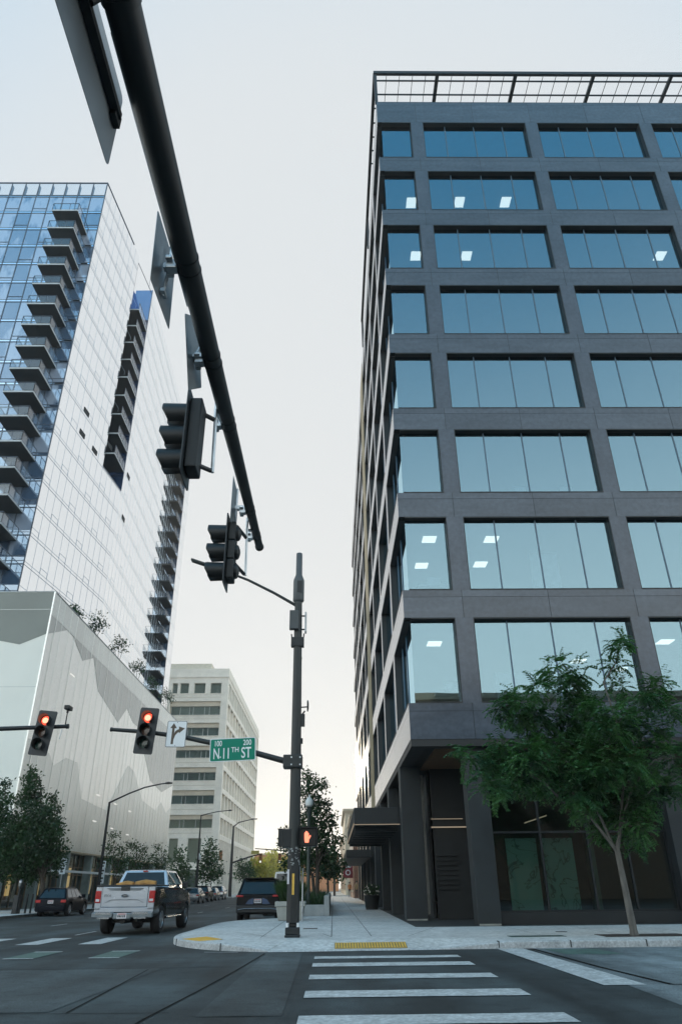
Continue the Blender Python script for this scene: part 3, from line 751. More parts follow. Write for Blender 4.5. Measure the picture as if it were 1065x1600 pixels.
lo = [(52.95, 11.1), (54.39, 11.14), (57.61, 10.76), (58.91, 10.05), (61.38, 11.03), (64.35, 11.09), (66.73, 8.43), (74.45, 8.17), (75.85, 9.38), (80.34, 13.2), (83.06, 12.93), (88.13, 10.46), (95.4, 10.0), (98.0, 11.24), (101.2, 10.26), (103.98, 11.2)]
mb = MB(); mb.prism([(52.95, PZ1 - .03), *up, (103.98, PZ1 - .03)], 'x', PX - .019, PX); mb.build('grey_panel', PERFD, podium)
mb = MB(); mb.prism([(52.95, PZ0 + .03), *lo, (103.98, PZ0 + .03)][::-1], 'x', PX - .019, PX - .002); mb.build('grey_panel', PERFM, podium)
mb = MB(); mb.prism([(52.95, PZ1 - 1.9), (103.98, PZ1 - 1.9), (103.98, PZ1 - .03), (52.95, PZ1 - .03)], 'x', PX + .001, PX + .012); mb.build('parapet_panel', PERFM, podium)
f_ = [(-60, 18.6), (-25.7, 18.39), (-24.08, 18.07), (PX - .05, 18.92), (PX - .05, PZ1 - .04), (-60, PZ1 - .04)]
mb = MB(); mb.prism(f_, 'y', PY0 - .02, PY0 - .001); mb.build('grey_panel', mat('grey_front_panel', (.25, .26, .235), .6, var=.08, scale=.4), podium)
sm = MB()
y = PY0 + 1.3; i = 0
while y < PY1:
    wd = .022 if i % 3 else .05
    sm.box(PX + .013, PX + .03, y - wd, y + wd, PZ0 + .05, PZ1 - .05); y += (1.25, 1.75, 1.5, 2.05, 1.4)[i % 5]; i += 1
sm.box(PX - .06, PX + .04, PY0 - .04, PY0 + .1, PZ0, PZ1)
sm.build('panel_seam', PERF, podium)
sm = MB()
for z in (8.2, 11.6, 14.8): sm.box(-60, PX - .05, PY0 - .005, PY0 - .0008, z - .012, z + .012)
sm.box(-60, PX - .05, PY0 - .025, PY0 - .02, 20.9, 20.93)
sm.build('panel_seam', PERFD, podium)
mb = MB(); mb.box(-62, PX + .02, PY0 - .03, PY0 + .35, PZ1 - .02, PZ1 + .05); mb.box(PX - .3, PX + .045, PY0 + .35, PY1, PZ1 - .02, PZ1 + .05); mb.build('parapet_cap', mat('cap_grey', (.40, .42, .42), .5), podium)
for y, z in ((59.63, 17.48), (71.33, 9.22), (71.37, 6.96), (77.21, 6.75), (83.2, 8.86), (83.41, 6.55), (77.36, 9.02)):
    MB().box(PX + .001, PX + .02, y - .55, y + .55, z - .05, z + .05).build('glowing_lamp', lamp_mat('screen_lamp', (1, 1, .95), .75), podium)
# ground storey: columns, shopfronts, transoms, long white canopy bar
DG = mat('dark_green_column', (.075, .10, .10), .5, var=.15)
PG = mat('pale_column', (.22, .27, .26), .55, var=.15)
mb = MB(); mb.box(-62, PX - 1.6, PY0 + 1.6, PY1, .15, PZ0); mb.build('ground_wall', mat('deep_shop_wall', (.05, .055, .05), .7), podium)
mb = MB(); mb.box(-62, PX, PY0 + .1, PY1, PZ0 - .12, PZ0 - .005); mb.build('ground_soffit', mat('warm_soffit', (.45, .36, .24), .6), podium)
ys = [PY0 + .3 + 6.4 * i for i in range(9)]
for y in ys:
    MB().box(PX - .9, PX - .1, y, y + .55, .15, PZ0 - .12).build('column', PG, podium); MB().box(PX - 1.55, PX - .35, y + .551, y + 1.15, .15, PZ0 - .12).build('column', DG, podium)
BR = mat('transom_wood', (.20, .15, .10), .6, var=.25, scale=3)
for y0, y1 in zip(ys, ys[1:]):
    g = MB(); g.add([(PX - .8, y0 + 1.15, .2), (PX - .8, y1, .2), (PX - .8, y1, PZ0 - .12), (PX - .8, y0 + 1.15, PZ0 - .12)], [(0, 1, 2, 3)]); go = g.build('shop_window', SGLASS, podium)
    fm = MB()
    for j in range(5): yy = y0 + 1.15 + (y1 - y0 - 1.15) * j / 4; fm.box(PX - .84, PX - .74, yy - .04, yy + .04, .2, PZ0 - .12)
    for z in (.25, 2.5, 3.1): fm.box(PX - .84, PX - .74, y0 + 1.15, y1, z - .04, z + .04)
    fm.build('frame', BR, go)
    MB().box(PX - .95, PX - .85, y0 + 1.16, y1 - .01, 3.14, PZ0 - .13).build('transom', BR, podium)
mb = MB(); mb.box(PX - .1, PX + .35, PY0 + 3, PY1 - 4, 2.62, 2.78); mb.build('canopy_bar', WHITEP, podium)
mb = MB()
for y in (57, 62.5, 69.5, 76, 83, 88): mb.box(PX - 1.2, PX - 1.15, y, y + rnd.uniform(.5, 1.2), 1.0, 3.3)
mb.build('shop_lights', lamp_mat('warm_shop', (1, .62, .25), .55), podium)
tag(MB().prism([(-25.5, 52.2), (-24.2, 52.2), (-24.2, 53.0), (-25.5, 53.0)], 'z', .15, 4.2).build('stone_pillar', mat('sandy_stone', (.36, .28, .18), .8, var=.2, scale=1.5)), 'sandy stone pillar in the shade below the left tree', 'pillar')

# ================================================================== BEIGE OFFICE BLOCK (street, centre left)
K = 149 / 120
CX1, CY0, CY1 = -22.0, 149.0, 217.0
BEI = mat('beige_precast', (.83, .77, .68), .75, var=.10, scale=.5, fine=5, finemix=.15, detail=8)
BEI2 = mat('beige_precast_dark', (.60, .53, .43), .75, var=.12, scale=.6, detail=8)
CG = glass('green_grey_glass', None, (.62, .74, .66), .30, .9, inner=(.035, .05, .042), rand=.03)
beige = thing('office_block', 'beige concrete office block with ribbon windows behind the road signs', 'building', (CX1, CY0, .15))
def zc(z): return 1.3 + (z - 1.3) * K
def xc(x): return x * K
XL = -52.0
top = zc(33.29)
# front: pier, spandrels, recessed windows
rows = [(30.62, 32.36), (27.01, 28.5), (23.64, 24.99), (20.15, 21.41), (16.69, 17.96), (13.2, 14.49), (9.72, 10.98)]
heads = [33.0, 29.3, 25.73, 22.07, 18.7, 15.24, 11.62]
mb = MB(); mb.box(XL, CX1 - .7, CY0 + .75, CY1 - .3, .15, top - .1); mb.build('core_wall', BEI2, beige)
mb = MB(); mb.box(xc(-18.82), CX1, CY0, CY0 + 1.4, .15, top); mb.box(xc(-28.9) - 2, xc(-27.3), CY0, CY0 + .75, .15, top); mb.build('pier', BEI, beige)
prev = top
for i, ((z0, z1), hd) in enumerate(zip(rows, heads)):
    z0, z1, hd = zc(z0), zc(z1), zc(hd)
    nz = zc(heads[i + 1]) if i < 6 else zc(8.27)
    mb = MB(); mb.box(xc(-27.3), xc(-18.82), CY0 + .05, CY0 + .75, nz, z0 - .12); mb.box(xc(-27.3), xc(-18.82), CY0 - .02, CY0 + .7, z0 - .118, z0)
    mb.box(xc(-27.3), xc(-18.82), CY0 + .03, CY0 + .05, (nz + z0) / 2 - .04, (nz + z0) / 2 + .04, 1)
    mb.build('spandrel', [BEI, BEI2], beige)
    if i == 0:
        wx = [(-27.14, -26.0), (-26.0, -24.3), (-23.6, -21.55), (-20.8, -18.85)]
        wx = [(-27.2, -26.3), (-25.9, -24.4), (-23.5, -21.6), (-20.75, -18.9)]
        mb = MB()
        for a, b in zip([-27.3] + [q for _, q in wx], [q for q, _ in wx] + [-18.82]): mb.box(xc(a), xc(b), CY0 + .02, CY0 + .75, z0, z1)
        mb.box(xc(-27.3), xc(-18.82), CY0 + .02, CY0 + .75, z1, top); mb.build('pier', BEI, beige)
    else:
        wx = [(-27.1, -25.6), (-25.6, -24.0), (-24.0, -23.4), (-23.4, -21.5), (-21.5, -20.7), (-20.7, -18.9)]
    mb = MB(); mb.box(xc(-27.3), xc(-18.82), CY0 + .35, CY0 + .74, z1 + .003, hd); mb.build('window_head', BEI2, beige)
    for a, b in wx:
        mb = MB(); mb.add([(xc(a) + .06, CY0 + .7, z0), (xc(b) - .06, CY0 + .7, z0), (xc(b) - .06, CY0 + .7, z1), (xc(a) + .06, CY0 + .7, z1)], [(0, 1, 2, 3)]); wo = mb.build('window', CG, beige)
        fm = MB(); fm.box(xc(a) - .0, xc(a) + .07, CY0 + .66, CY0 + .74, z0, z1); fm.box(xc(b) - .07, xc(b) - .002, CY0 + .66, CY0 + .74, z0, z1); fm.box(xc(a) + .07, xc(b) - .07, CY0 + .66, CY0 + .74, z1 - .07, z1 - .003)
        fm.build('frame', mat('frame_grey', (.32, .33, .32), .5), wo)
mb = MB(); mb.box(XL, CX1 + .12, CY0 - .12, CY1, top + .003, top + .35); mb.box(XL, CX1 - .0, CY0 + .1, CY1, top + .353, zc(34.86)); mb.build('cornice', BEI, beige)
mb = MB(); mb.box(XL, xc(-21.2), CY0 + 3, CY1 - 20, zc(34.86), zc(36.4)); mb.build('penthouse', mat('penthouse_cream', (.62, .56, .46), .7), beige)
# ground storeys front: tall piers with dark openings
mb = MB()
for a, b in ((-27.3, -25.3), (-23.9, -22.4), (-20.3, -18.82)): mb.box(xc(a), xc(b), CY0 + .02, CY0 + .75, .15, zc(8.27) - .005)
mb.box(xc(-27.3), xc(-18.83), CY0 + .06, CY0 + .745, 4.6, 5.8)
mb.build('pier', BEI, beige)
for a, b in ((-25.3, -23.9), (-22.4, -20.3)):
    for z0, z1 in ((.2, 4.6), (5.8, zc(8.2))):
        MB().quad((xc(a), CY0 + .6, z0), (xc(b), CY0 + .6, z0), (xc(b), CY0 + .6, z1), (xc(a), CY0 + .6, z1)).build('window', CG, beige)
# side: deep grid of fins and floor bands
CGS = glass('warm_side_glass', None, (.92, .86, .74), .55, .98, inner=(.16, .15, .12))
zl = [zc(z) for z in (33.0, 29.6, 26.1, 22.5, 18.9, 15.35, 11.75, 8.6)]
NB = 14; pitch = (CY1 - CY0 - 1.4) / NB
for z in zl: MB().box(CX1 - .72, CX1 - .003, CY0 + 1.41, CY1, z - .55, z + .35).build('floor_band', BEI, beige)
rest = MB()
for j in range(NB):
    y = CY0 + 1.4 + pitch * j
    mb = MB(); prev = None
    # one fin per bay from the ground to the cornice, notched round the floor bands
    mb.box(CX1 - .74, CX1 - .006, y + pitch - .75, y + pitch, .15, zl[0] - .552); mb.build('fin', BEI, beige)
    for q in (1, 2): MB().box(CX1 - .65, CX1 - .02, y + (pitch - .75) * q / 3 - .16, y + (pitch - .75) * q / 3 + .16, .15, zl[-1] - .552).build('base_fin', BEI, beige)
    MB().box(CX1 - .65, CX1 - .02, y + (pitch - .75) / 2 - .18, y + (pitch - .75) / 2 + .18, zl[1] + .352, zl[0] - .552).build('top_fin', BEI, beige)
    for i, (a, b) in enumerate(zip(zl[1:], zl)):
        m2 = MB().add([(CX1 - .6, y, a + .352), (CX1 - .6, y + pitch - .75, a + .352), (CX1 - .6, y + pitch - .75, b - .552), (CX1 - .6, y, b - .552)], [(0, 1, 2, 3)])
        if j < 12: m2.build('side_window', CG if i == 0 else CGS, beige)
        else: rest.add(m2.v, m2.f)
tag(rest.build('side_window', CGS, beige), kind='stuff')

# ================================================================== far right row, street end
BRK = mat('red_brick', (.24, .12, .08), .85, var=.2, scale=2.5, fine=6)
TAN = mat('tan_brick', (.42, .32, .22), .85, var=.15, scale=2, fine=6)
CRM = mat('cream_stone', (.52, .45, .34), .8, var=.1, scale=1)
DW = glass('old_window', None, (.7, .75, .75), .2, .9, inner=(.03, .035, .035))
def rowhouse(name, label, x0, x1, y0, y1, h, m1, m2, nwin, floors):
    t = thing(name, label, 'building', (x0, y0, .15))
    MB().box(x0, x1, y0, y1, .15, h).build('wall', m1, t)
    mb = MB(); mb.box(x0 - .25, x1, y0 - .15, y1, h, h + .25); mb.box(x0 - .4, x1, y0 - .3, y1, h + .25, h + .6); mb.box(x0 - .08, x0 - .002, y0, y1, 3.6, 4.1); mb.build('cornice', m2, t)
    for k in range(floors):
        for i in range(nwin):
            yy = y0 + (y1 - y0) * (i + .5) / nwin; z = (1.0 if k == 0 else 5.0 + (h - 6) * (k - 1) / max(1, floors - 1))
            wo = MB().box(x0 - .02, x0 + .05, yy - .8, yy + .8, z, z + 2.1).build('window', DW, t)
            f2 = MB(); f2.box(x0 - .09, x0 - .021, yy - .95, yy + .95, z - .16, z - .003); f2.box(x0 - .07, x0 - .021, yy - .95, yy + .95, z + 2.103, z + 2.3); f2.build('sill', m2, wo)
    return t
rowhouse('brick_building', 'dark red brick building just past the office canopy', 2.5, 16, 97, 119, 9.0, BRK, CRM, 5, 2)
rowhouse('corner_building', 'sunlit cream corner building down the right pavement with a heavy cornice', 2.2, 16, 140, 175, 13.5, CRM, CRM, 7, 3)
rowhouse('brick_building', 'tan brick building beyond the cream corner building', 2.2, 16, 176, 230, 11, TAN, CRM, 8, 3)
rowhouse('brick_building', 'orange brick building closing the street end behind the far trees', -30, 2, 300, 312, 12.6, mat('orange_brick', (.42, .17, .07), .85, var=.15), CRM, 3, 2)
rowhouse('brick_building', 'low brown brick building across the road facing the office building', 6, 80, -34, -20, 18.3, mat('brown_brick', (.20, .14, .09), .85, var=.2), CRM, 4, 3)
t = thing('hanging_sign', 'dark red hanging sign on the far right wall beyond the canopy', 'sign', (1.45, 80, 3))
MB().box(1.0, 2.0, 79.95, 80.05, 2.15, 3.55).build('board', mat('maroon', (.26, .03, .04), .6), t)
MB().box(.9, 2.9, 79.98, 80.02, 3.56, 3.62).build('bracket', BLACKM, t)
mb = MB(); mb.box(1.2, 1.8, 79.93, 79.949, 3.1, 3.25); mb.lathe([(.17, -.01), (.26, -.01), (.26, .01), (.17, .01)], (0, 0, 0), 14)
vs = mb.v[8:]; mb.v = mb.v[:8] + [(1.5 + x, 79.94 + z * .5, 2.65 + y) for x, y, z in vs]
mb.build('emblem', WHITEP, t)

# ================================================================== SIGNAL HARDWARE
LENS_R = lamp_mat('red_lit_lens', (1.0, .09, .045), 1.6)
LENS_HOT = lamp_mat('red_lit_core', (1.0, .35, .22), 2.2)
LENS_A = mat('amber_dark_lens', (.10, .035, .015), .25, var=.2, scale=30, coat=.6)
LENS_G = mat('green_dark_lens', (.015, .07, .055), .25, var=.2, scale=30, coat=.6)
SIGB = mat('signal_black', (.010, .013, .015), .5, var=.2, scale=4)
SIGBK = mat('signal_backplate', (.028, .036, .042), .45, var=.2, scale=3)
def signal_head(label, loc, yaw, lit=True, roll=0, bump=False):
    """three sections in a louvred backplate; local front is -Y"""
    t = thing('traffic_light', label, 'traffic light', (0, 0, 0), 'traffic lights at the near crossing')
    mb = MB()
    for i in range(3):
        z = .36 - .36 * i
        if bump: mb.box(-.155, .155, -.04, .09, z - .178, z + .178)
        elif i == 0: mb.box(-.165, .165, -.04, .12, -.535, .535)
        if bump: mb.lathe([(.14, -.04), (.13, .02), (.05, .05), (.001, .055)], (0, 0, 0), 10); n_ = 40; vs = mb.v[-n_:]; mb.v[-n_:] = [(x, .12 + zz, y + z) for x, y, zz in vs]
    mb.build('housing', SIGB, t, bevel=.02)
    def rr(w, h, r, n=5):
        p = []
        for cx, cz, a0 in ((w - r, h - r, 0), (-w + r, h - r, 90), (-w + r, -h + r, 180), (w - r, -h + r, 270)):
            for k in range(n + 1): a = R(a0 + 90 * k / n); p.append((cx + r * math.cos(a), cz + r * math.sin(a)))
        return p
    bp = MB(); bp.prism(rr(.275, .66, .05), 'y', -.06, -.045); bp.build('backplate', SIGBK, t)
    for i, (mt, nm) in enumerate(((LENS_R if lit else mat('red_dark_lens', (.12, .015, .012), .25, var=.2), 'red_lens'), (LENS_A, 'amber_lens'), (LENS_G, 'green_lens'))):
        z = .36 - .36 * i
        l = MB(); vs = [(0, -.085, z)] + [(.135 * math.cos(2 * math.pi * k / 20), -.07, z + .135 * math.sin(2 * math.pi * k / 20)) for k in range(20)]
        l.add(vs, [(0, 1 + k, 1 + (k + 1) % 20) for k in range(20)]); lo_ = l.build(nm, mt, t, smooth=True)
        if i == 0 and lit:
            l = MB(); vs = [(-.02, -.092, z + .005)] + [(-.02 + .09 * math.cos(2 * math.pi * k / 16), -.083, z + .005 + .085 * math.sin(2 * math.pi * k / 16)) for k in range(16)]
            l.add(vs, [(0, 1 + k, 1 + (k + 1) % 16) for k in range(16)]); l.build('lens_core', LENS_HOT, lo_)
        v = MB(); n = 20; a0, a1 = R(-62), R(242); rows = []
        for d, rr_ in ((-.06, .158), (-.40, .166)):
            rows.append([(rr_ * math.cos(a0 + (a1 - a0) * k / n), d, z + rr_ * math.sin(a0 + (a1 - a0) * k / n)) for k in range(n + 1)])
        # the hood is a tunnel, its lower lip a little shorter
        rows[1] = [(x, -.40 + .09 * max(0, (z - zz) / .166), zz) for x, y, zz in rows[1]]
        vs = rows[0] + rows[1]; inn_ = [(x * .955, y, z + (zz - z) * .955) for x, y, zz in vs]
        m_ = n + 1; fs = [(k, k + 1, m_ + k + 1, m_ + k) for k in range(n)]
        v.add(vs + inn_, fs + [tuple(2 * m_ + j for j in q[::-1]) for q in fs] + [(m_ + k, m_ + k + 1, 3 * m_ + k + 1, 3 * m_ + k) for k in range(n)])
        v.build('visor', SIGB, t, smooth=True)
    t.location = loc; t.rotation_euler = (0, roll, yaw)
    if not lit: t.scale = (.88, .88, .88)
    return t
# overhead mast arm (its pole stands behind the camera)
AY0, AY1 = -4.5, 11.45
def armz(y): return 6.2 + (y - 2.4) * .0565
mast = thing('signal_mast', 'thick black mast arm passing overhead with two lights and four sign backs', 'signal mast', (-1.3, AY0, 0))
mb = MB(); mb.tube([(-1.3, AY0, 0), (-1.3, AY0, 3), (-1.3, AY0, 7.0)], [.19, .175, .155], 16); mb.build('pole', BLACKM, mast, smooth=True)
ys_ = [AY0, 0, 2.4, 5, 7.5, 9.5, AY1]; rs_ = [.15, .128, .116, .102, .089, .078, .066]
mb = MB(); mb.tube([(-1.3, y, armz(y)) for y in ys_], rs_, 20); mb.build('arm', BLACKM, mast, smooth=True)
def rad(y):
    for (a, ra), (b, rb) in zip(zip(ys_, rs_), zip(ys_[1:], rs_[1:])):
        if a <= y <= b: return ra + (rb - ra) * (y - a) / (b - a)
    return .08
def ring(y, w_=.1, e=.008): return MB().tube([(-1.3, y - w_ / 2, armz(y - w_ / 2)), (-1.3, y + w_ / 2, armz(y + w_ / 2))], rad(y) + e, 20)
for y, w_ in ((2.36, .06), (AY1, .05)): ring(y, w_, .011).build('collar', BLACKM, mast, smooth=True)
mb = MB().tube([(-1.43, 2.6, armz(2.6) + .04), (-1.42, 5.2, armz(5.2) + .03)], .006, 5); mb.build('cable', WHITEP, mast)
def mount(y, tube=None):
    """clamp ring and cast bracket; for signals also the galvanised drop tube with its two arms"""
    for dy in (-.09, .06): ring(y + dy, .025, .006).build('clamp_band', BLACKM, mast, smooth=True)
    z = armz(y)
    mb = MB(); mb.obox((-1.3 - rad(y) - .04, y, z - .02), (.05, 0, 0), (0, .045, 0), (0, 0, .05)); mb.obox((-1.3 - rad(y) - .06, y - .07, z + .02), (.03, 0, 0), (0, .02, 0), (0, 0, .02)); mb.obox((-1.3 - rad(y) - .06, y + .06, z - .06), (.03, 0, 0), (0, .02, 0), (0, 0, .02))
    mb.build('clamp', GALV, mast, bevel=.008)
mount(4.62); mount(6.02); mount(7.32); mount(9.9); mount(10.95)
# drop tubes carrying the two overhead signals
def drop(y, z0, z1, ya, x=-1.40, xe=-1.52):
    mb = MB(); mb.tube([(x, y, z1 + .12), (x + .02, y + .03, z0)], .022, 10); mb.build('drop_tube', GALV, mast, smooth=True)
    for z in (z0 + .02, z1 - .24): MB().tube([(x, y + .02, z), (xe - .09, ya, z - .03)], .028, 10).build('signal_arm', BLACKM, mast, smooth=True)
    MB().tube([(x, y, z1 - .1), (-1.36, y + .25, armz(y + .25) - .05)], .025, 8).build('drop_tube_bracket', GALV, mast)
drop(6.95, 5.55, 6.52, 6.8, xe=-1.43); drop(10.35, 5.70, 6.60, 9.9, xe=-1.40)
signal_head('near overhead traffic light seen from behind with dark hoods, hanging under the mast arm', (-1.60, 6.76, 5.88), R(-90), False)
signal_head('far overhead traffic light with bulging back, hanging near the tip of the mast arm', (-1.56, 9.85, 5.86), R(-90), False, 0, True)
# blank sign backs bolted to the arm
def plate(label, pts, x, lean=0, name='road_sign'):
    t = thing(name, label, 'sign', (x, pts[0][0], pts[0][1]), 'sign backs on the overhead mast arm')
    p = [Vector((x, a, b)) for a, b in pts]
    zc_ = sum(q.z for q in p) / len(p)
    p = [Vector((q.x + (zc_ - q.z) * lean, q.y, q.z)) for q in p]
    mb = MB(); n = len(p); th = Vector((-.004, 0, 0))
    mb.add(p + [q + th for q in p], [tuple(range(n)), tuple(range(n, 2 * n))[::-1]] + [(i, n + i, n + (i + 1) % n, (i + 1) % n) for i in range(n)])
    mb.build('plate', ALU, t); return t
def rounded(y0, y1, z0, z1, r=.05):
    p = []
    for cy, cz, a0 in ((y1 - r, z1 - r, 0), (y0 + r, z1 - r, 90), (y0 + r, z0 + r, 180), (y1 - r, z0 + r, 270)):
        for k in range(5): a = R(a0 + 22.5 * k); p.append((cy + r * math.cos(a), cz + r * math.sin(a)))
    return p
def rot(pts, cy, cz, a):
    return [(cy + (y - cy) * math.cos(a) - (z - cz) * math.sin(a), cz + (y - cy) * math.sin(a) + (z - cz) * math.cos(a)) for y, z in pts]
t = plate('largest grey sign back, nearest overhead on the thick mast arm', rounded(1.3, 3.11, 5.6, 6.36), -1.5)
mb = MB(); mb.box(-1.498, -1.44, 1.5, 3.02, 5.98, 6.04); mb.box(-1.498, -1.455, 2.95, 3.06, 5.94, 6.05); mb.tube([(-1.44, 2.3, 6.01), (-1.36, 2.3, 6.12)], .03, 8); mb.build('bracket_rail', BLACKM, t)
t = plate('grey square sign back with a bent bracket, below the large sign back', rot(rounded(4.36, 5.10, 5.98, 6.74, .03), 4.73, 6.36, R(7)), -1.55)
mb = MB(); mb.tube([(-1.53, 4.72, 6.05), (-1.50, 4.70, 6.30), (-1.50, 4.68, 6.62)], .016, 8); mb.obox((-1.46, 4.66, 6.34), (.07, 0, 0), (0, .03, 0), (0, 0, .03)); mb.obox((-1.52, 4.72, 6.08), (.02, 0, 0), (0, .05, 0), (0, 0, .02)); mb.build('bracket', GALV, t)
t = plate('grey diamond shaped sign back halfway along the mast arm', rot(rounded(5.60, 6.36, 6.08, 6.86, .03), 5.98, 6.47, R(40)), -1.5)
mb = MB(); mb.obox((-1.45, 6.0, 6.42), (.07, 0, 0), (0, .05, 0), (0, 0, .025)); mb.tube([(-1.48, 5.95, 6.42), (-1.46, 6.05, 6.62), (-1.44, 6.15, 6.50)], .008, 6); mb.build('bracket', GALV, t)
t = plate('narrow grey sign back just above the hanging light at the arm tip', rounded(9.55, 10.2, 6.28, 7.06, .03), -1.55)
mb = MB(); mb.tube([(-1.52, 9.9, 6.35), (-1.52, 9.88, 7.0)], .02, 8); mb.obox((-1.46, 9.9, 6.66), (.08, 0, 0), (0, .04, 0), (0, 0, .03)); mb.build('bracket', GALV, t)

# corner pole with antenna, street light and mast arm
PXX, PYY = -1.07, 21.5
pole = thing('signal_pole', 'tall bronze signal pole with antenna and street light on the corner', 'signal pole', (PXX, PYY, .17))
mb = MB(); mb.tube([(PXX, PYY, .62), (PXX, PYY, 4.5), (PXX - .02, PYY, 9.5)], [.165, .15, .118], 16); mb.build('shaft', POLEM, pole, smooth=True)
mb = MB(); mb.box(PXX - .2, PXX + .2, PYY - .2, PYY + .2, .17, .23); mb.box(PXX - .185, PXX + .185, PYY - .185, PYY + .185, .23, .40); mb.box(PXX - .10, PXX + .10, PYY - .10, PYY + .10, .40, .5); mb.build('base', BLACKM, pole, bevel=.02)
mb = MB()
for sx in (-.14, .14): mb.cyl((PXX + sx, PYY - .13, .40), (PXX + sx, PYY - .13, .50), .03, n=8)
mb.build('base_bolt', WHITEP, pole)
mb = MB(); mb.tube([(PXX, PYY, .5), (PXX, PYY, 2.25)], .172, 10); mb.build('sleeve', BLACKM, pole)
for z in (2.75, 3.35, 4.05, 5.0, 6.2, 7.6): MB().tube([(PXX, PYY, z), (PXX, PYY, z + .03)], .165 - z * .0045, 16).build('steel_band', POLEM, pole)
xa = PXX - .02
mb = MB(); mb.lathe([(.11, 9.35), (.12, 9.45), (.17, 9.5), (.178, 9.52), (.178, 10.2), (.172, 10.24), (.105, 10.42), (.10, 11.18), (.09, 11.2), (.001, 11.2)], (xa, PYY, 0), 20); mb.build('antenna', mat('radome_grey', (.075, .085, .09), .5, var=.1), pole, smooth=True)
mb = MB(); mb.box(xa - .04, xa + .12, PYY - .185, PYY - .16, 9.75, 10.15); mb.build('antenna_panel', BLACKM, pole)
mb = MB(); mb.box(xa - .26, xa + .03, PYY - .24, PYY - .05, 8.5, 9.12); mb.build('radio_box', mat('radio_grey', (.06, .07, .075), .5), pole, bevel=.015)
mb = MB(); mb.box(xa + .22, xa + .27, PYY - .12, PYY + .12, 8.45, 9.1); mb.build('radio_panel', mat('radio_pale', (.45, .47, .48), .5), pole)
for z in (9.0, 8.55): MB().tube([(xa, PYY, z), (xa + .24, PYY, z)], .025, 6).build('panel_bracket', BLACKM, pole)
mb = MB(); mb.box(xa - .2, xa + .2, PYY - .14, PYY + .1, 7.98, 8.26); mb.tube([(xa - .18, PYY, 8.26), (xa - .2, PYY, 8.4)], .02, 6); mb.tube([(xa + .18, PYY, 8.26), (xa + .2, PYY, 8.42)], .02, 6); mb.build('cable_box', BLACKM, pole)
mb = MB(); mb.lathe([(.09, 0), (.10, .02), (.10, .06), (.05, .09), (.001, .09)], (0, 0, 0), 14); mb.v = [(PXX + .30 + z * .6, PYY + x * .6, 6.15 + y * 1.7) for x, y, z in mb.v]; mb.tube([(PXX, PYY, 6.1), (PXX + .30, PYY, 6.12)], .02, 6); mb.build('detector', BLACKM, pole)
mb = MB(); mb.box(PXX + .12, PXX + .24, PYY - .07, PYY + .07, 5.55, 5.9); mb.tube([(PXX + .16, PYY, 5.9), (PXX + .24, PYY, 6.0)], .025, 6); mb.build('junction_box', BLACKM, pole)
mb = MB(); mb.box(PXX + .13, PXX + .19, PYY - .05, PYY + .05, 5.05, 5.2); mb.build('junction_box', BLACKM, pole)
# street-light arm
la = [(PXX - .08, PYY, 9.35), (-1.9, PYY, 9.8), (-2.75, PYY, 10.25), (-3.4, PYY, 10.52), (-3.9, PYY, 10.70)]
mb = MB(); mb.tube(la, [.05, .045, .042, .038, .036], 10); mb.build('light_arm', POLEM, pole, smooth=True)
mb = MB(); d = (Vector(la[-1]) - Vector(la[-2])).normalized(); c = Vector(la[-1]) + d * .40
mb.obox(c, d * .42, (0, .12, 0), Vector((.25, 0, 1)).normalized() * .035); mb.obox(c - d * .2 + Vector((0, 0, .07)), d * .06, (0, .05, 0), (0, 0, .05)); mb.build('street_light_head', POLEM, pole, bevel=.015)
# mast arm over the side street
ma = [(PXX - .15, PYY, 4.52), (-2.25, PYY, 4.80), (-3.6, PYY, 5.10), (-4.4, PYY, 5.27), (-5.5, PYY, 5.42), (-6.55, PYY, 5.50)]
mb = MB(); mb.tube(ma, [.088, .080, .072, .066, .06, .052], 14); mb.build('mast_arm', POLEM, pole, smooth=True)
MB().tube([(-6.52, PYY, 5.497), (-6.57, PYY, 5.502)], .062, 14).build('end_cap', BLACKM, pole)
mb = MB(); mb.box(PXX - .36, PXX + .19, PYY - .21, PYY + .21, 4.36, 4.72); mb.build('arm_flange', POLEM, pole, bevel=.025)
mb = MB()
for x in (PXX - .12, PXX + .13):
    for z in (4.44, 4.64): mb.cyl((x, PYY - .235, z), (x, PYY - .205, z), .022, n=8)
mb.build('flange_bolt', WHITEP, pole)
mb = MB(); mb.box(PXX - .03, PXX + .03, PYY - .178, PYY - .173, 1.15, 1.65); mb.build('yellow_sticker', mat('sticker_yellow', (.75, .45, .08), .6, var=.2, scale=10), pole)
mb = MB(); mb.box(PXX - .165, PXX - .11, PYY - .16, PYY - .14, 1.4, 1.75); mb.build('white_sticker', PLATE, pole)
mb = MB()
for i in range(26):
    a = R(rnd.uniform(200, 340)); z = rnd.uniform(1.85, 2.3); r_ = .176
    c = Vector((PXX + r_ * math.cos(a), PYY + r_ * math.sin(a), z)); tx = Vector((-math.sin(a), math.cos(a), 0))
    mb.obox(c, tx * rnd.uniform(.008, .03), Vector((math.cos(a), math.sin(a), 0)) * .002, (0, 0, rnd.uniform(.006, .025)))
mb.build('torn_sticker', mat('sticker_rest', (.22, .24, .24), .7), pole)

def armpt(x):
    for a, b in zip(ma, ma[1:]):
        if b[0] <= x <= a[0]: t_ = (x - a[0]) / (b[0] - a[0]); return a[2] + (b[2] - a[2]) * t_
    return ma[-1][2]
signal_head('black traffic light with red lit beside the white arrow sign', (-5.46, PYY - .14, 5.42), R(3), True, R(3.5))
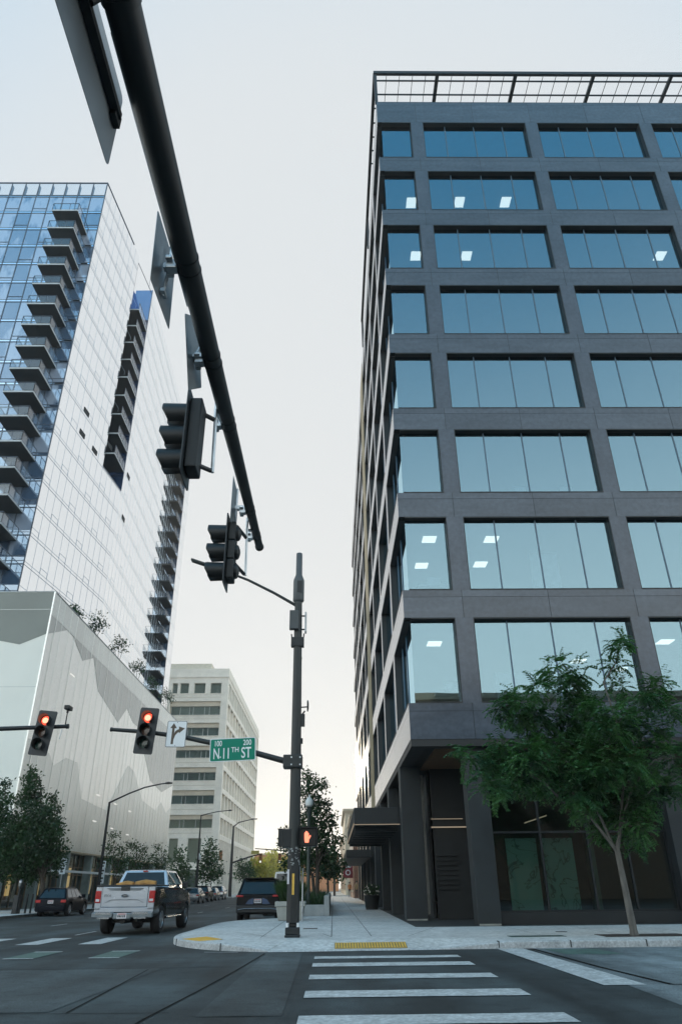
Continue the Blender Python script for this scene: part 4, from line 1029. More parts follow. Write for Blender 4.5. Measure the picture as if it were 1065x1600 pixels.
# green street name sign
SG = mat('sign_green', (.002, .215, .140), .5, var=.05, scale=4, spec=.25)
SW = mat('sign_white', (.80, .83, .85), .45, var=.03)
nm = thing('street_name_sign', 'green street name sign with white letters on the mast arm', 'street sign', (-2.9, PYY - .12, 4.86))
Mx = Matrix.Translation((-2.905, PYY - .13, 4.88)) @ Matrix.Rotation(R(-2.2), 4, 'Y')
def local(mb, M):
    mb.v = [tuple(M @ Vector(p)) for p in mb.v]; return mb
def rrect(w, h, r):
    p = []
    for cx, cz, a0 in ((w - r, h - r, 0), (-w + r, h - r, 90), (-w + r, -h + r, 180), (w - r, -h + r, 270)):
        for k in range(5): a = R(a0 + 22.5 * k); p.append((cx + r * math.cos(a), cz + r * math.sin(a)))
    return p
local(MB().prism(rrect(.665, .325, .05), 'y', -.004, .01), Mx).build('border', SW, nm)
local(MB().prism(rrect(.642, .302, .04), 'y', -.009, -.0045), Mx).build('panel', SG, nm)
TM = Mx @ Matrix.Rotation(R(90), 4, 'X')
def sgn(txt, x, z, s, xs): text(txt, s, SW, nm, TM @ Matrix.Translation((x, z, .0105)), 'lettering', 'CENTER', .0015, xs)
sgn('100', -.43, .175, .215, .72); sgn('200', .42, .175, .215, .76)
sgn('N', -.47, -.115, .42, .60); sgn('.', -.352, -.115, .34, .7); sgn('11', -.19, -.115, .42, .62); sgn('TH', .07, -.015, .20, .85); sgn('ST', .39, -.115, .42, .66)
local(MB().box(-.5, .5, .011, .05, -.03, .03), Mx).build('mounting_rail', POLEM, nm)
# white arrow sign
ar = thing('lane_arrow_sign', 'white sign with straight and right turn arrows on the mast arm', 'road sign', (-4.58, PYY - .12, 5.32))
Mx = Matrix.Translation((-4.585, PYY - .13, 5.33)) @ Matrix.Rotation(R(1.2), 4, 'Y')
local(MB().prism(rrect(.29, .375, .04), 'y', -.004, .008), Mx).build('border', mat('sign_grey_edge', (.20, .21, .22), .5), ar)
local(MB().prism(rrect(.272, .357, .03), 'y', -.0085, -.0045), Mx).build('panel', SW, ar)
ARW = mat('arrow_brown', (.09, .065, .045), .5, var=.25, scale=5)
mb = MB(); mb.prism([(-.135, -.29), (-.065, -.29), (-.065, .17), (-.135, .17)], 'y', -.012, -.009); mb.prism([(-.195, .165), (-.005, .165), (-.10, .31)], 'y', -.0125, -.0091)
local(mb, Mx).build('straight_arrow', ARW, ar)
cv = [(-.066, -.12, .0), (-.02, .02, 0), (.04, .09, 0), (.12, .125, 0)]
mb = MB(); lo2 = [(-.066, -.16), (-.03, -.04), (.03, .035), (.11, .075)]; hi2 = [(-.066, .0), (-.05, .06), (.0, .11), (.095, .155)]
mb.prism(lo2 + hi2[::-1], 'y', -.0118, -.0088); mb.prism([(.075, .02), (.235, .165), (.055, .215)], 'y', -.0122, -.0089)
local(mb, Mx).build('turn_arrow', ARW, ar)
mb = MB()
for z in (-.325, .335): mb.cyl((0.0, -.012, z), (0.0, -.009, z), .012, n=8)
local(mb, Mx).build('bolt', ARW, ar)
local(MB().box(-.03, .03, .009, .05, -.2, .2), Mx).build('mounting_rail', POLEM, ar)
# pedestrian signals on the pole
def ped(label, c, yaw, lit):
    t = thing('pedestrian_signal', label, 'pedestrian signal', (0, 0, 0))
    MB().box(-.235, .235, -.1, .14, -.235, .235).build('housing', SIGB, t, bevel=.02)
    mb = MB(); mb.box(-.25, .25, -.24, -.10, .225, .245); mb.box(-.25, -.235, -.22, -.10, -.2, .225); mb.box(.235, .25, -.22, -.10, -.2, .225); mb.box(-.22, .1, -.2, -.1, -.25, -.236); mb.build('visor', SIGB, t)
    MB().box(-.205, .205, -.108, -.1005, -.205, .205).build('face', mat('ped_face', (.012, .012, .013), .3, var=.1), t)
    if lit:
        hand = [(-.07, -.16), (.05, -.16), (.06, -.08), (.12, .02), (.105, .05), (.085, .045), (.05, -.005), (.05, .10), (.035, .115), (.02, .105), (.015, .14), (0, .155), (-.018, .145), (-.022, .155), (-.04, .165), (-.055, .15), (-.06, .12), (-.075, .125), (-.09, .11), (-.09, -.02), (-.085, -.1)]
        MB().prism([(x * .85 - .03, z * .9 + .0) for x, z in hand], 'y', -.113, -.1085).build('red_hand', lamp_mat('hand_lit', (1, .22, .13), 2.0), t)
    MB().box(-.30, -.236, -.0, .1, -.1, .1).build('bracket', SIGB, t)
    t.location = c; t.rotation_euler = (0, 0, yaw)
ped('pedestrian signal with a lit red hand on the right of the tall signal pole', (PXX + .38, PYY + .0, 2.55), R(4), True)
ped('dark pedestrian signal turned sideways on the left of the tall signal pole', (PXX - .22, PYY + .1, 2.52), R(-90), False)

# mast arm from the left, its pole on the far left corner
lm = thing('signal_mast', 'thin black mast arm carrying one red light and a small camera', 'signal mast', (-18.3, 22.3, .15))
mb = MB(); mb.tube([(-18.3, 22.3, .15), (-18.3, 22.3, 8)], [.17, .13], 14); mb.build('pole', BLACKM, lm, smooth=True)
mb = MB(); mb.tube([(-18.3, 22.3, 5.3), (-14, 22.3, 5.55), (-10.2, 22.3, 5.70), (-8.15, 22.3, 5.76)], [.09, .08, .068, .058], 12); mb.build('arm', BLACKM, lm, smooth=True)
MB().tube([(-8.18, 22.3, 5.758), (-8.11, 22.3, 5.762)], .072, 12).build('end_cap', BLACKM, lm)
signal_head('black traffic light with red lit, on the thin arm below the small camera', (-8.78, 22.14, 5.53), R(5), True, R(5))
cmv = thing('detection_camera', 'small black traffic camera standing on the tip of the thin mast arm', 'camera', (-8.22, 22.3, 5.8))
mb = MB(); mb.cyl((-8.22, 22.3, 5.8), (-8.22, 22.3, 6.16), .018, n=8); mb.build('stem', BLACKM, cmv)
mb = MB(); mb.box(-8.30, -8.14, 22.15, 22.5, 6.26, 6.38); mb.cyl((-8.22, 22.3, 6.16), (-8.22, 22.3, 6.27), .035, n=8); mb.build('body', BLACKM, cmv, bevel=.02)
mb = MB(); mb.cyl((-8.3, 22.3, 5.68), (-8.33, 22.3, 5.38), .02, n=6); mb.build('drain_pipe', GALV, cmv)

# far signals at the next crossing
fp = thing('signal_pole', 'distant dark signal pole with rising arm in front of the beige office block', 'signal pole', (-17.4, 135, .15))
mb = MB(); mb.tube([(-17.4, 135, .15), (-17.4, 135, 5.4), (-17.4, 135, 11.0)], [.30, .24, .15], 10); mb.build('shaft', BLACKM, fp)
mb = MB(); mb.tube([(-17.4, 135, 5.2), (-14.5, 135, 6.1), (-12.8, 135, 6.5)], [.15, .12, .09], 8); mb.build('mast_arm', BLACKM, fp)
mb = MB(); mb.tube([(-17.4, 135, 10.9), (-16.5, 135, 11.6), (-14.2, 135, 12.1)], [.1, .08, .06], 8); mb.box(-14.3, -13.3, 134.8, 135.2, 12.05, 12.2); mb.build('light_arm', BLACKM, fp)
tag(MB().box(-14.1, -12.7, 134.8, 134.86, 6.55, 7.1).build('street_name_sign', mat('far_sign', (.42, .36, .10), .6)), 'small distant yellowish street sign above the far signal arm', 'street sign')
def far_sig(label, c, side):
    t = thing('traffic_light', label, 'traffic light', c, 'distant traffic lights')
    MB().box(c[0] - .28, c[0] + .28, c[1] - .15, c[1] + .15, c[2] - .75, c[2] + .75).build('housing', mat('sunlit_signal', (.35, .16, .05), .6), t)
    mb = MB()
    for i in range(3): mb.box(c[0] - .2, c[0] + .2, c[1] - .45, c[1] - .151, c[2] + .55 - .5 * i, c[2] + .60 - .5 * i)
    mb.build('visor', SIGB, t)
    if side: MB().box(c[0] - .15, c[0] + .15, c[1] - .18, c[1] - .152, c[2] - .65, c[2] - .35).build('lamp', lamp_mat('far_lamp', (.9, 1, .85), 1.0), t)
a = at(345, 1337, 135); far_sig('distant side-facing traffic light left of the far signal pole', (a.x, 134.7, a.z), False)
a = at(407, 1341, 132); far_sig('left one of two distant traffic lights above the yellow trees', (a.x, 132, a.z), True)
a = at(437, 1341, 132); far_sig('right one of two distant traffic lights beside the tall bronze pole', (a.x, 132, a.z), True)
fa = thing('signal_mast', 'distant mast arm carrying two traffic lights above the yellow trees', 'signal mast', (.2, 132.3, .15))
mb = MB(); mb.tube([(.2, 132.3, .15), (.2, 132.3, 8)], .2, 8); mb.build('pole', BLACKM, fa); mb = MB(); mb.tube([(.2, 132.3, 6.3), (-13.2, 132.3, 7.3)], [.13, .07], 8); mb.build('arm', BLACKM, fa)

# street lamps with curved arms on the left pavement
def cobra(label, x, y, h, reach, rise):
    t = thing('street_lamp', label, 'street lamp', (x, y, .15), 'curved arm street lamps')
    MB().tube([(x, y, .15), (x, y, 1.0), (x, y, h)], [.16, .13, .085], 10).build('pole', BLACKM, t, smooth=True)
    MB().tube([(x, y, h - .05), (x + reach * .3, y, h + rise * .45), (x + reach * .55, y, h + rise * .78), (x + reach * .8, y, h + rise * .96), (x + reach * .9, y, h + rise)], [.07, .06, .055, .05, .045], 8).build('arm', BLACKM, t, smooth=True)
    MB().tube([(x + reach * .88, y, h + rise), (x + reach * .93, y, h + rise + .02), (x + reach, y, h + rise + .01)], [.06, .10, .05], 8).build('lamp_head', BLACKM, t)
    mb = MB(); mb.box(x - .2, x + .2, y - .2, y + .2, .15, .5); mb.build('base', BLACKM, t, bevel=.03)
cobra('curved arm street lamp in front of the patterned podium', -17.6, 60, 7.45, 4.8, 1.35)
cobra('curved arm street lamp in front of the beige office front', -17.7, 103, 10.1, 4.1, .55)
def globe(label, x, y, h, r=.2):
    t = thing('globe_lamp', label, 'street lamp', (x, y, .17))
    mb = MB(); mb.lathe([(.16, .0), (.16, .5), (.09, .7), (.075, h - .5), (.11, h - .4), (.12, h - .05), (.16, h)], (x, y, .17), 12); mb.build('post', mat('dark_green_post', (.03, .045, .04), .5), t, smooth=True)
    mb = MB(); mb.lathe([(.6 * r, 0), (.95 * r, .35 * r), (r, r), (.9 * r, 1.5 * r), (.55 * r, 2.0 * r), (.22 * r, 2.3 * r), (.15 * r, 2.8 * r), (.001, 2.9 * r)], (x, y, .17 + h), 16); mb.build('globe', mat('frosted_globe', (.62, .64, .62), .35, var=.05), t, smooth=True)
a = at(483, 1254, 38); globe('post lamp with frosted globe standing among the planter grasses', a.x, 38, a.z - .2 - .17)
globe('small globe lamp before the beige office block', -17.9, 105, 4.6, .3)
# small sign post beside the planter
a = at(472.5, 1400, 31)
t = thing('sign_post', 'slim grey sign post with an edge-on sign beside the tall signal pole', 'sign', (a.x, 31, .17))
MB().cyl((a.x, 31, .17), (a.x, 31, 2.0), .03, n=8).build('post', GALV, t); MB().box(a.x - .12, a.x - .1, 30.8, 31.2, 1.55, 2.05).build('panel', SW, t)
# parking meters, bollard and kerb signs on the left
def meter(label, px, Y, tall=1.35, twin=False):
    a = at(px, 1420, Y); x = a.x
    t = thing('parking_meter', label, 'parking meter', (x, Y, .15))
    MB().cyl((x, Y, .15), (x, Y, .15 + tall - .4), .05, n=8).build('post', BLACKM, t)
    mb = MB(); mb.lathe([(.05, 0), (.12, .05), (.13, .25), (.11, .36), (.06, .42), (.001, .43)], (x, Y, .15 + tall - .42), 12); mb.build('head', mat('meter_grey', (.12, .13, .13), .35, metal=.6), t, smooth=True)
    MB().box(x - .06, x + .06, Y - .135, Y - .12, tall - .02, tall + .08).build('display', PLATE, t)
meter('grey parking meter with two-tone head left of the dark wagon', 26, 46.5, 1.75)
t_ = at(24, 1420, 46.6); tag(MB().box(t_.x - .19, t_.x + .19, 46.6, 46.9, .15, 1.1).build('litter_bin', PLASTIC), 'dark square bin behind the grey parking meter', 'litter bin')
b_ = at(45, 1420, 47.5)
for k, lab in ((-.18, 'slim dark bollard nearer the parking meter'), (.12, 'slim dark bollard nearer the dark wagon')):
    tag(MB().lathe([(.06, 0), (.055, .9), (.065, .92), (.05, 1.0), (.001, 1.0)], (b_.x + k, 47.5, .15), 10).build('bollard', BLACKM), lab, 'bollard', 'bollards by the left kerb')
def kerbsign(label, px, Y, n, z0=2.25):
    a = at(px, 1380, Y); t = thing('parking_sign', label, 'sign', (a.x, Y, .15))
    MB().cyl((a.x, Y, .15), (a.x, Y, z0 + .52 * n), .035, n=6).build('post', GALV, t)
    for i in range(n):
        p = MB(); p.box(a.x - .2, a.x + .2, Y - .06, Y - .045, z0 + .52 * i, z0 + .5 + .52 * i); po = p.build('panel', SW, t)
        q = MB(); q.box(a.x - .13, a.x + .13, Y - .064, Y - .0605, z0 + .52 * i + .3, z0 + .52 * i + .42); q.box(a.x - .13, a.x + .06, Y - .064, Y - .0605, z0 + .52 * i + .1, z0 + .52 * i + .2); q.build('writing', INK, po)
kerbsign('parking sign with two panels above the dark wagon', 95, 57, 2, 2.35)
kerbsign('parking sign with three panels beside the curved arm lamp', 158, 60.6, 3, 1.75)
# concrete planters on the corner
pl = thing('planter_pot', 'square concrete planter pot with a green bush beside the tall signal pole', 'planter', (-1.86, 32.6, .17))
def frust(cx, cy, w0, w1, z0, z1, mb): mb.add([(cx + sx * w, cy + sy * w, z) for z, w in ((z0, w0), (z1, w1)) for sx, sy in ((-1, -1), (1, -1), (1, 1), (-1, 1))], [(3, 2, 1, 0), (4, 5, 6, 7), (0, 1, 5, 4), (1, 2, 6, 5), (2, 3, 7, 6), (3, 0, 4, 7)])
mb = MB(); frust(-1.72, 32.7, .47, .56, .17, .66, mb); frust(-1.72, 32.7, .60, .60, .66, .84, mb); mb.build('pot', mat('planter_concrete', (.42, .41, .37), .85, var=.15, scale=3, bump=.3), pl, bevel=.025)
MB().box(-2.22, -1.22, 32.2, 33.2, .80, .845).build('soil', SOIL, pl)
pb = thing('planter_box', 'long low concrete planter box with grasses along the right pavement', 'planter', (-.8, 37.5, .17))
PC = mat('planter_wall', (.40, .41, .40), .85, var=.15, scale=2, bump=.3)
mb = MB(); mb.box(-1.55, -.42, 37.1, 37.32, .17, .62); mb.box(-.42, -.18, 37.1, 62, .17, .98); mb.box(-1.75, -1.55, 37.1, 62, .17, .62); mb.build('wall', PC, pb, bevel=.02)
MB().box(-1.55, -.42, 37.32, 62, .17, .55).build('soil', SOIL, pb)
bp = thing('flower_pot', 'dark pot with white flowers at the foot of the office side wall', 'planter', (2.2, 47, .17))
mb = MB(); mb.lathe([(.001, 0), (.36, 0), (.46, .7), (.48, .72), (.43, .74), (.40, .66), (.001, .66)], (2.25, 47, .17), 16); mb.build('pot', PLASTIC, bp, smooth=True)

# ================================================================== VEHICLES
def paint(name, col, rough=.28, metal=.3, coat=.7, sp=.5): return mat(name, col, rough, metal=metal, var=.04, coat=coat, scale=2, spec=sp)
def lerp(tab, y):
    if y <= tab[0][0]: return tab[0][1:]
    for a, b in zip(tab, tab[1:]):
        if y <= b[0]:
            t = (y - a[0]) / (b[0] - a[0]); return tuple(p + (q - p) * t for p, q in zip(a[1:], b[1:]))
    return tab[-1][1:]
def body_loft(prof, base, axles, rw, arch=.075, belt=.95):
    L = prof[-1][0]; ra = rw + arch; ys = set(p[0] for p in prof)
    for a in axles:
        for k in range(-6, 7): ys.add(a + ra * math.sin(R(15 * k)))
        ys.add(a - ra - .01); ys.add(a + ra + .01)
    ys = sorted(y for y in ys if prof[0][0] <= y <= L)
    mb = MB(); rings = []
    for y in ys:
        zt, w = lerp(prof, y); zb = base
        for a in axles:
            if abs(y - a) < ra: zb = max(base, rw + math.sqrt(max(0, ra * ra - (y - a) ** 2)) * .96)
        half = [(0, base), (w * .62, base), (w * .62, zb), (w * .95, zb)]
        for k in (.12, .35, .6, .85):
            z = zb + (zt - zb) * k; half.append((w * (1 - .05 * ((z - .72) / .45) ** 2), z))
        half += [(w * .945, zt - .035), (w * .90, zt), (w * .45, zt + .02), (0, zt + .03)]
        rings.append([(x, y, z) for x, z in half] + [(-x, y, z) for x, z in half[-2:0:-1]])
    n = len(rings[0])
    for r_ in rings: mb.v += r_
    for i in range(len(rings) - 1):
        for k in range(n): mb.f.append([i * n + k, i * n + (k + 1) % n, (i + 1) * n + (k + 1) % n, (i + 1) * n + k]); mb.m.append(0)
    for i, rev in ((0, 0), (len(rings) - 1, 1)):
        o = i * n; h = n // 2
        for k in range(h):
            q = [o + k, o + k + 1, o + (n - k - 1) % n, o + (n - k) % n]
            q = list(dict.fromkeys(q))
            if len(q) > 2: mb.f.append(q[::-1] if not rev else q); mb.m.append(0)
    return mb
def wheel(t, x, y, rw, wd, side):
    mb = MB(); s = side
    prof = [(rw * .62, 0), (rw * .93, -.01), (rw, .03), (rw, wd - .03), (rw * .93, wd + .01), (rw * .62, wd)]
    n = 20; vs = [(x - s * d, y + r_ * math.cos(2 * math.pi * k / n), rw + r_ * math.sin(2 * math.pi * k / n)) for r_, d in prof for k in range(n)]
    fs = [(i * n + k, i * n + (k + 1) % n, (i + 1) * n + (k + 1) % n, (i + 1) * n + k) for i in range(len(prof) - 1) for k in range(n)]
    fs += [tuple(range(len(prof) * n - n, len(prof) * n))]
    mb.add(vs, fs); w_ = mb.build('wheel', RUBBER, t, smooth=True)
    rm = MB()
    rm.cyl((x - s * .03, y, rw), (x - s * .05, y, rw), rw * .62, n=20, mi=1)
    for k in range(6):
        a = 2 * math.pi * k / 6; d = Vector((0, math.cos(a), math.sin(a))); e = Vector((0, -math.sin(a), math.cos(a)))
        rm.obox(Vector((x - s * .012, y, rw)) + d * rw * .33, (.012, 0, 0), d * rw * .30, e * rw * .085)
    rm.cyl((x + s * .004, y, rw), (x - s * .03, y, rw), rw * .14, n=10)
    pts = [(x - s * .008, y + rw * .60 * math.cos(2 * math.pi * k / 20), rw + rw * .60 * math.sin(2 * math.pi * k / 20)) for k in range(21)]
    rm.tube(pts, .016, 5, cap=False); rm.build('rim', [RIM, PLASTIC], w_)
def greenhouse(t, g, paintm, sides=((.05, .36), (.40, .70), (.74, .97)), rearm=.10, glassname='side_window'):
    b0, b1, t0, t1, zb, zt, wb, wt = g
    B_ = [Vector((-wb, b0, zb)), Vector((wb, b0, zb)), Vector((wb, b1, zb)), Vector((-wb, b1, zb))]
    T_ = [Vector((-wt, t0, zt - .03)), Vector((wt, t0, zt - .03)), Vector((wt, t1, zt - .03)), Vector((-wt, t1, zt - .03))]
    C_ = [Vector((-wt * .7, t0 + .12, zt)), Vector((wt * .7, t0 + .12, zt)), Vector((wt * .7, t1 - .12, zt)), Vector((-wt * .7, t1 - .12, zt))]
    mb = MB(); mb.add(B_ + T_ + C_, [(0, 1, 5, 4), (1, 2, 6, 5), (2, 3, 7, 6), (3, 0, 4, 7), (4, 5, 9, 8), (5, 6, 10, 9), (6, 7, 11, 10), (7, 4, 8, 11), (8, 9, 10, 11)])
    cab = mb.build('cabin', paintm, t, bevel=.04, seg=3)
    def plate_(i, j, u0, u1, v0, v1, nm):
        p = [B_[i], B_[j], T_[j], T_[i]]; nrm = (p[1] - p[0]).cross(p[3] - p[0]).normalized()
        def bl(u, v): return p[0].lerp(p[1], u).lerp(p[3].lerp(p[2], u), v) + nrm * .006
        m2 = MB(); q = [bl(u0, v0), bl(u1, v0), bl(u1, v1), bl(u0, v1)]
        m2.add(q + [a - nrm * .02 for a in q], [(0, 1, 2, 3), (0, 4, 5, 1), (1, 5, 6, 2), (2, 6, 7, 3), (3, 7, 4, 0)]); return m2.build(nm, CARGLASS, t)
    plate_(0, 1, .07, .93, rearm, .90, 'rear_window'); plate_(2, 3, .06, .94, .06, .92, 'windscreen')
    for u0, u1 in sides:
        plate_(1, 2, u0, u1, .10, .88, glassname); plate_(3, 0, 1 - u1, 1 - u0, .10, .88, glassname)
    return cab
def mirror(t, x, y, z, m):
    for s in (-1, 1):
        mb = MB(); mb.box(s * x - .11, s * x + .11, y - .06, y + .06, z - .09, z + .1); mb.build('mirror', m, t, bevel=.03)
def lamp(t, nm, x0, x1, y0, y1, z0, z1, m):
    MB().box(x0, x1, y0, y1, z0, z1).build(nm, m, t, bevel=.012)
def numberplate(t, y, z):
    p = MB().box(-.155, .155, y - .012, y, z - .08, z + .08).build('number_plate', PLATE, t)
    mb = MB()
    for x in (-.11, -.06, -.01, .05, .10): mb.box(x - .016, x + .016, y - .0155, y - .0125, z - .045, z + .02)
    mb.build('plate_marks', INK, p)
    MB().box(-.13, .13, y - .0155, y - .0125, z + .04, z + .06).build('plate_band', TAILRED, p)
def place(t, x, y, yaw): t.location = (x, y, 0); t.rotation_euler = (0, 0, R(yaw))

# pickup truck, seen from behind
TP = paint('silver_paint', (.50, .53, .58), .26, .55); TB_ = paint('bronze_paint', (.055, .05, .042), .22, .5)
tk = thing('pickup_truck', 'silver and dark pickup truck seen from behind, driving away up the street', 'pickup truck')
prof = [(.10, 1.30, .95), (.22, 1.41, .99), (1.0, 1.41, 1.01), (2.0, 1.40, 1.01), (3.0, 1.36, 1.01), (4.55, 1.34, 1.0), (4.8, 1.30, .99), (5.6, 1.20, .96), (5.82, 1.05, .88)]
body_loft(prof, .52, (1.25, 4.95), .41).build('body', TB_, tk, smooth=True)
greenhouse(tk, (2.0, 4.6, 2.25, 3.75, 1.36, 1.94, .95, .76), TP, ((.06, .42), (.46, .86)), .04)
MB().box(-.76, .76, .045, .12, .80, 1.40).build('tailgate', TP, tk, bevel=.02)
mb = MB(); mb.box(-.98, -.765, .06, .13, .72, 1.40); mb.box(.765, .98, .06, .13, .72, 1.40); mb.box(-.98, .98, .06, .13, .66, .795); mb.build('rear_panel', TP, tk, bevel=.015)
mb = MB(); mb.box(-.97, .97, .03, .16, 1.405, 1.455); mb.box(-1.0, -.92, .16, 1.95, 1.405, 1.45); mb.box(.92, 1.0, .16, 1.95, 1.405, 1.45); mb.build('bed_rail', PLASTIC, tk, bevel=.015)
MB().prism([(-.62, 1.36), (.62, 1.36), (.50, 1.285), (-.50, 1.285)], 'y', .036, .0449).build('tailgate_recess_shade', mat('silver_shadow', (.16, .18, .20), .35, metal=.5), tk)  # shade of the handle recess put into the colour of a flat plate
MB().box(-.15, .15, .012, .036, 1.28, 1.40).build('tailgate_handle', PLASTIC, tk, bevel=.012)
mb = MB(); vs = [(.13 * math.cos(2 * math.pi * k / 20), .05 * math.sin(2 * math.pi * k / 20) + 1.13) for k in range(20)]; mb.prism(vs, 'y', .03, .0449); em = mb.build('oval_badge', mat('badge_dark', (.02, .025, .035), .3), tk)
mb = MB(); pts = [(.115 * math.cos(2 * math.pi * k / 20), .028, .041 * math.sin(2 * math.pi * k / 20) + 1.13) for k in range(21)]; mb.tube(pts, .004, 4, cap=False); mb.box(-.06, .06, .027, .0299, 1.122, 1.138); mb.build('badge_ring', CHROME, em)
mb = MB(); mb.prism([(-.66, .93), (-.44, 1.03), (.44, 1.03), (.66, .93), (.62, .93), (.43, 1.005), (-.43, 1.005), (-.62, .93)], 'y', .038, .0449); mb.build('tailgate_crease_shade', mat('silver_shadow', (.16, .18, .20), .35, metal=.5), tk)  # dark strip, the shade under the pressed crease put into its colour
text('FX4', .11, mat('sticker_grey', (.10, .11, .12), .5), tk, facing((-.58, .0435, 1.13)), 'lettering', 'CENTER', .001, 1.25)
for s in (-1, 1):
    lo_ = MB().box(min(s * .80, s * .985), max(s * .80, s * .985), .03, .14, .93, 1.28).build('tail_lamp', TAILRED, tk, bevel=.015)
    MB().box(min(s * .83, s * .95), max(s * .83, s * .95), .022, .031, .97, 1.04).build('reverse_lamp', PLATE, lo_)
mb = MB(); mb.box(-.99, -.30, -.10, .10, .50, .66); mb.box(.30, .99, -.10, .10, .50, .66); mb.box(-.30, .30, -.06, .10, .46, .64); mb.build('bumper', mat('bumper_grey', (.20, .23, .25), .35, metal=.6), tk, bevel=.03)
mb = MB(); mb.box(-.86, -.36, -.112, -.10, .60, .66); mb.box(.36, .86, -.112, -.10, .60, .66); mb.box(-.80, -.40, -.112, -.10, .475, .52); mb.box(.40, .80, -.112, -.10, .475, .52); mb.build('bumper_trim', CHROME, tk)
numberplate(tk, -.062, .56)
MB().box(-.09, .09, 2.20, 2.24, 1.885, 1.915).build('brake_lamp', TAILRED, tk)
mb = MB(); mb.box(-.18, .2, .25, .8, .40, .56); mb.cyl((-.05, .2, .42), (-.05, 1.2, .42), .1, n=10); mb.box(-.7, .7, 1.15, 1.35, .32, .46); mb.cyl((.45, .1, .43), (.45, 1.0, .43), .045, n=8); mb.build('axle', PLASTIC, tk)
for s in (-1, 1):
    for y in (1.25, 4.95): wheel(tk, s * .98, y, .41, .27, s)
    mb = MB(); mb.box(s * .93 - .06, s * .93 + .06, 2.0, 4.2, .42, .48); mb.build('side_step', CHROME, tk, bevel=.02)
    for y in (2.75, 3.55): MB().box(s * 1.006 - .012, s * 1.006 + .012, y, y + .2, 1.10, 1.135).build('door_handle', CHROME, tk)
mirror(tk, 1.08, 3.95, 1.45, PLASTIC)
place(tk, -6.88, 26.55, -2.2)
cg = thing('rear_glow_shape', 'orange brown bundle put in the pickup truck bed for the warm glow in the rear window', 'shape', (0, 0, 0))  # added shape; the rear window's warm glow is put into its colour
mb = MB(); mb.tube([(-.7, 1.2, 1.44), (-.35, 1.3, 1.49), (-.1, 1.2, 1.47)], [.06, .10, .08], 8); mb.tube([(-.05, 1.3, 1.47), (.3, 1.3, 1.50), (.66, 1.3, 1.47)], [.09, .12, .10], 8); mb.build('cover', mat('warm_glow_orange', (.40, .20, .05), .7, var=.3, scale=5), cg, smooth=True)
place(cg, -6.88, 26.55, -2.2)

def suv(name, label, cat, pm, scale=(1, 1, 1), tall=1.66, lamps=True, group=None):
    t = thing(name, label, cat, (0, 0, 0), group)
    prof = [(.0, .70, .86), (.05, .98, .90), (.25, 1.05, .93), (1.2, 1.06, .945), (3.0, 1.03, .945), (3.5, 1.02, .94), (4.3, .92, .90), (4.6, .72, .80)]
    body_loft(prof, .28, (.95, 3.7), .36).build('body', pm, t, smooth=True)
    greenhouse(t, (.12, 3.55, .48, 2.65, 1.0, tall, .90, .69), pm, ((.06, .30), (.33, .56), (.59, .86)), .06)
    mb = MB(); mb.box(-.90, .90, -.06, .06, .34, .62); mb.build('bumper', PLASTIC, t, bevel=.03)
    mb = MB(); mb.tube([(-.82, -.075, .46), (-.55, -.085, .50), (.55, -.085, .50), (.82, -.075, .46)], .018, 6); mb.build('chrome_strip', mat('dull_trim', (.25, .26, .28), .4, metal=.8), t)
    for s in (-1, 1):
        lamp(t, 'tail_lamp', min(s * .62, s * .93), max(s * .62, s * .93), -.02, .09, .93, 1.0, TAILRED)
        for y in (.95, 3.7): wheel(t, s * .92, y, .36, .22, s)
    numberplate(t, -.012, .78)
    mirror(t, 1.0, 3.0, 1.1, pm)
    mb = MB(); mb.obox((0, .42, tall - .02), (.62, 0, 0), (0, .12, 0), (0, 0, .02)); mb.build('spoiler', pm, t, bevel=.01)
    mb = MB(); mb.box(-.03, .03, .75, .95, tall - .005, tall + .05); mb.build('roof_fin', PLASTIC, t)
    return t
BP = paint('black_paint', (.006, .007, .009), .35, 0, .03, .08); GP = paint('grey_car_paint', (.10, .11, .12), .25, .5); SP = paint('pale_silver_paint', (.38, .40, .42), .25, .6); WP = paint('white_car_paint', (.7, .7, .68), .3, 0); NV = paint('navy_paint', (.005, .007, .012), .35, 0, .03, .08)
s1 = suv('parked_suv', 'black suv parked at the kerb beside the concrete planter pot', 'car', BP); place(s1, -3.35, 35.8, 0); s1.scale = (1.05, 1.02, 1.05)
mb = MB(); mb.prism([(-.52, .66), (-.19, .66), (-.19, .90), (-.40, .82)], 'y', -.016, -.008); mb.prism([(.52, .66), (.19, .66), (.19, .90), (.40, .82)][::-1], 'y', -.016, -.008); o_ = mb.build('plate_side_panel', mat('dark_blue_metal', (.06, .09, .16), .25, metal=.4), s1)  # dark blue wedges on both sides of the number plate
s2 = suv('parked_suv', 'second black suv parked just ahead of the one beside the planter', 'car', NV); place(s2, -2.9, 43.2, 0)
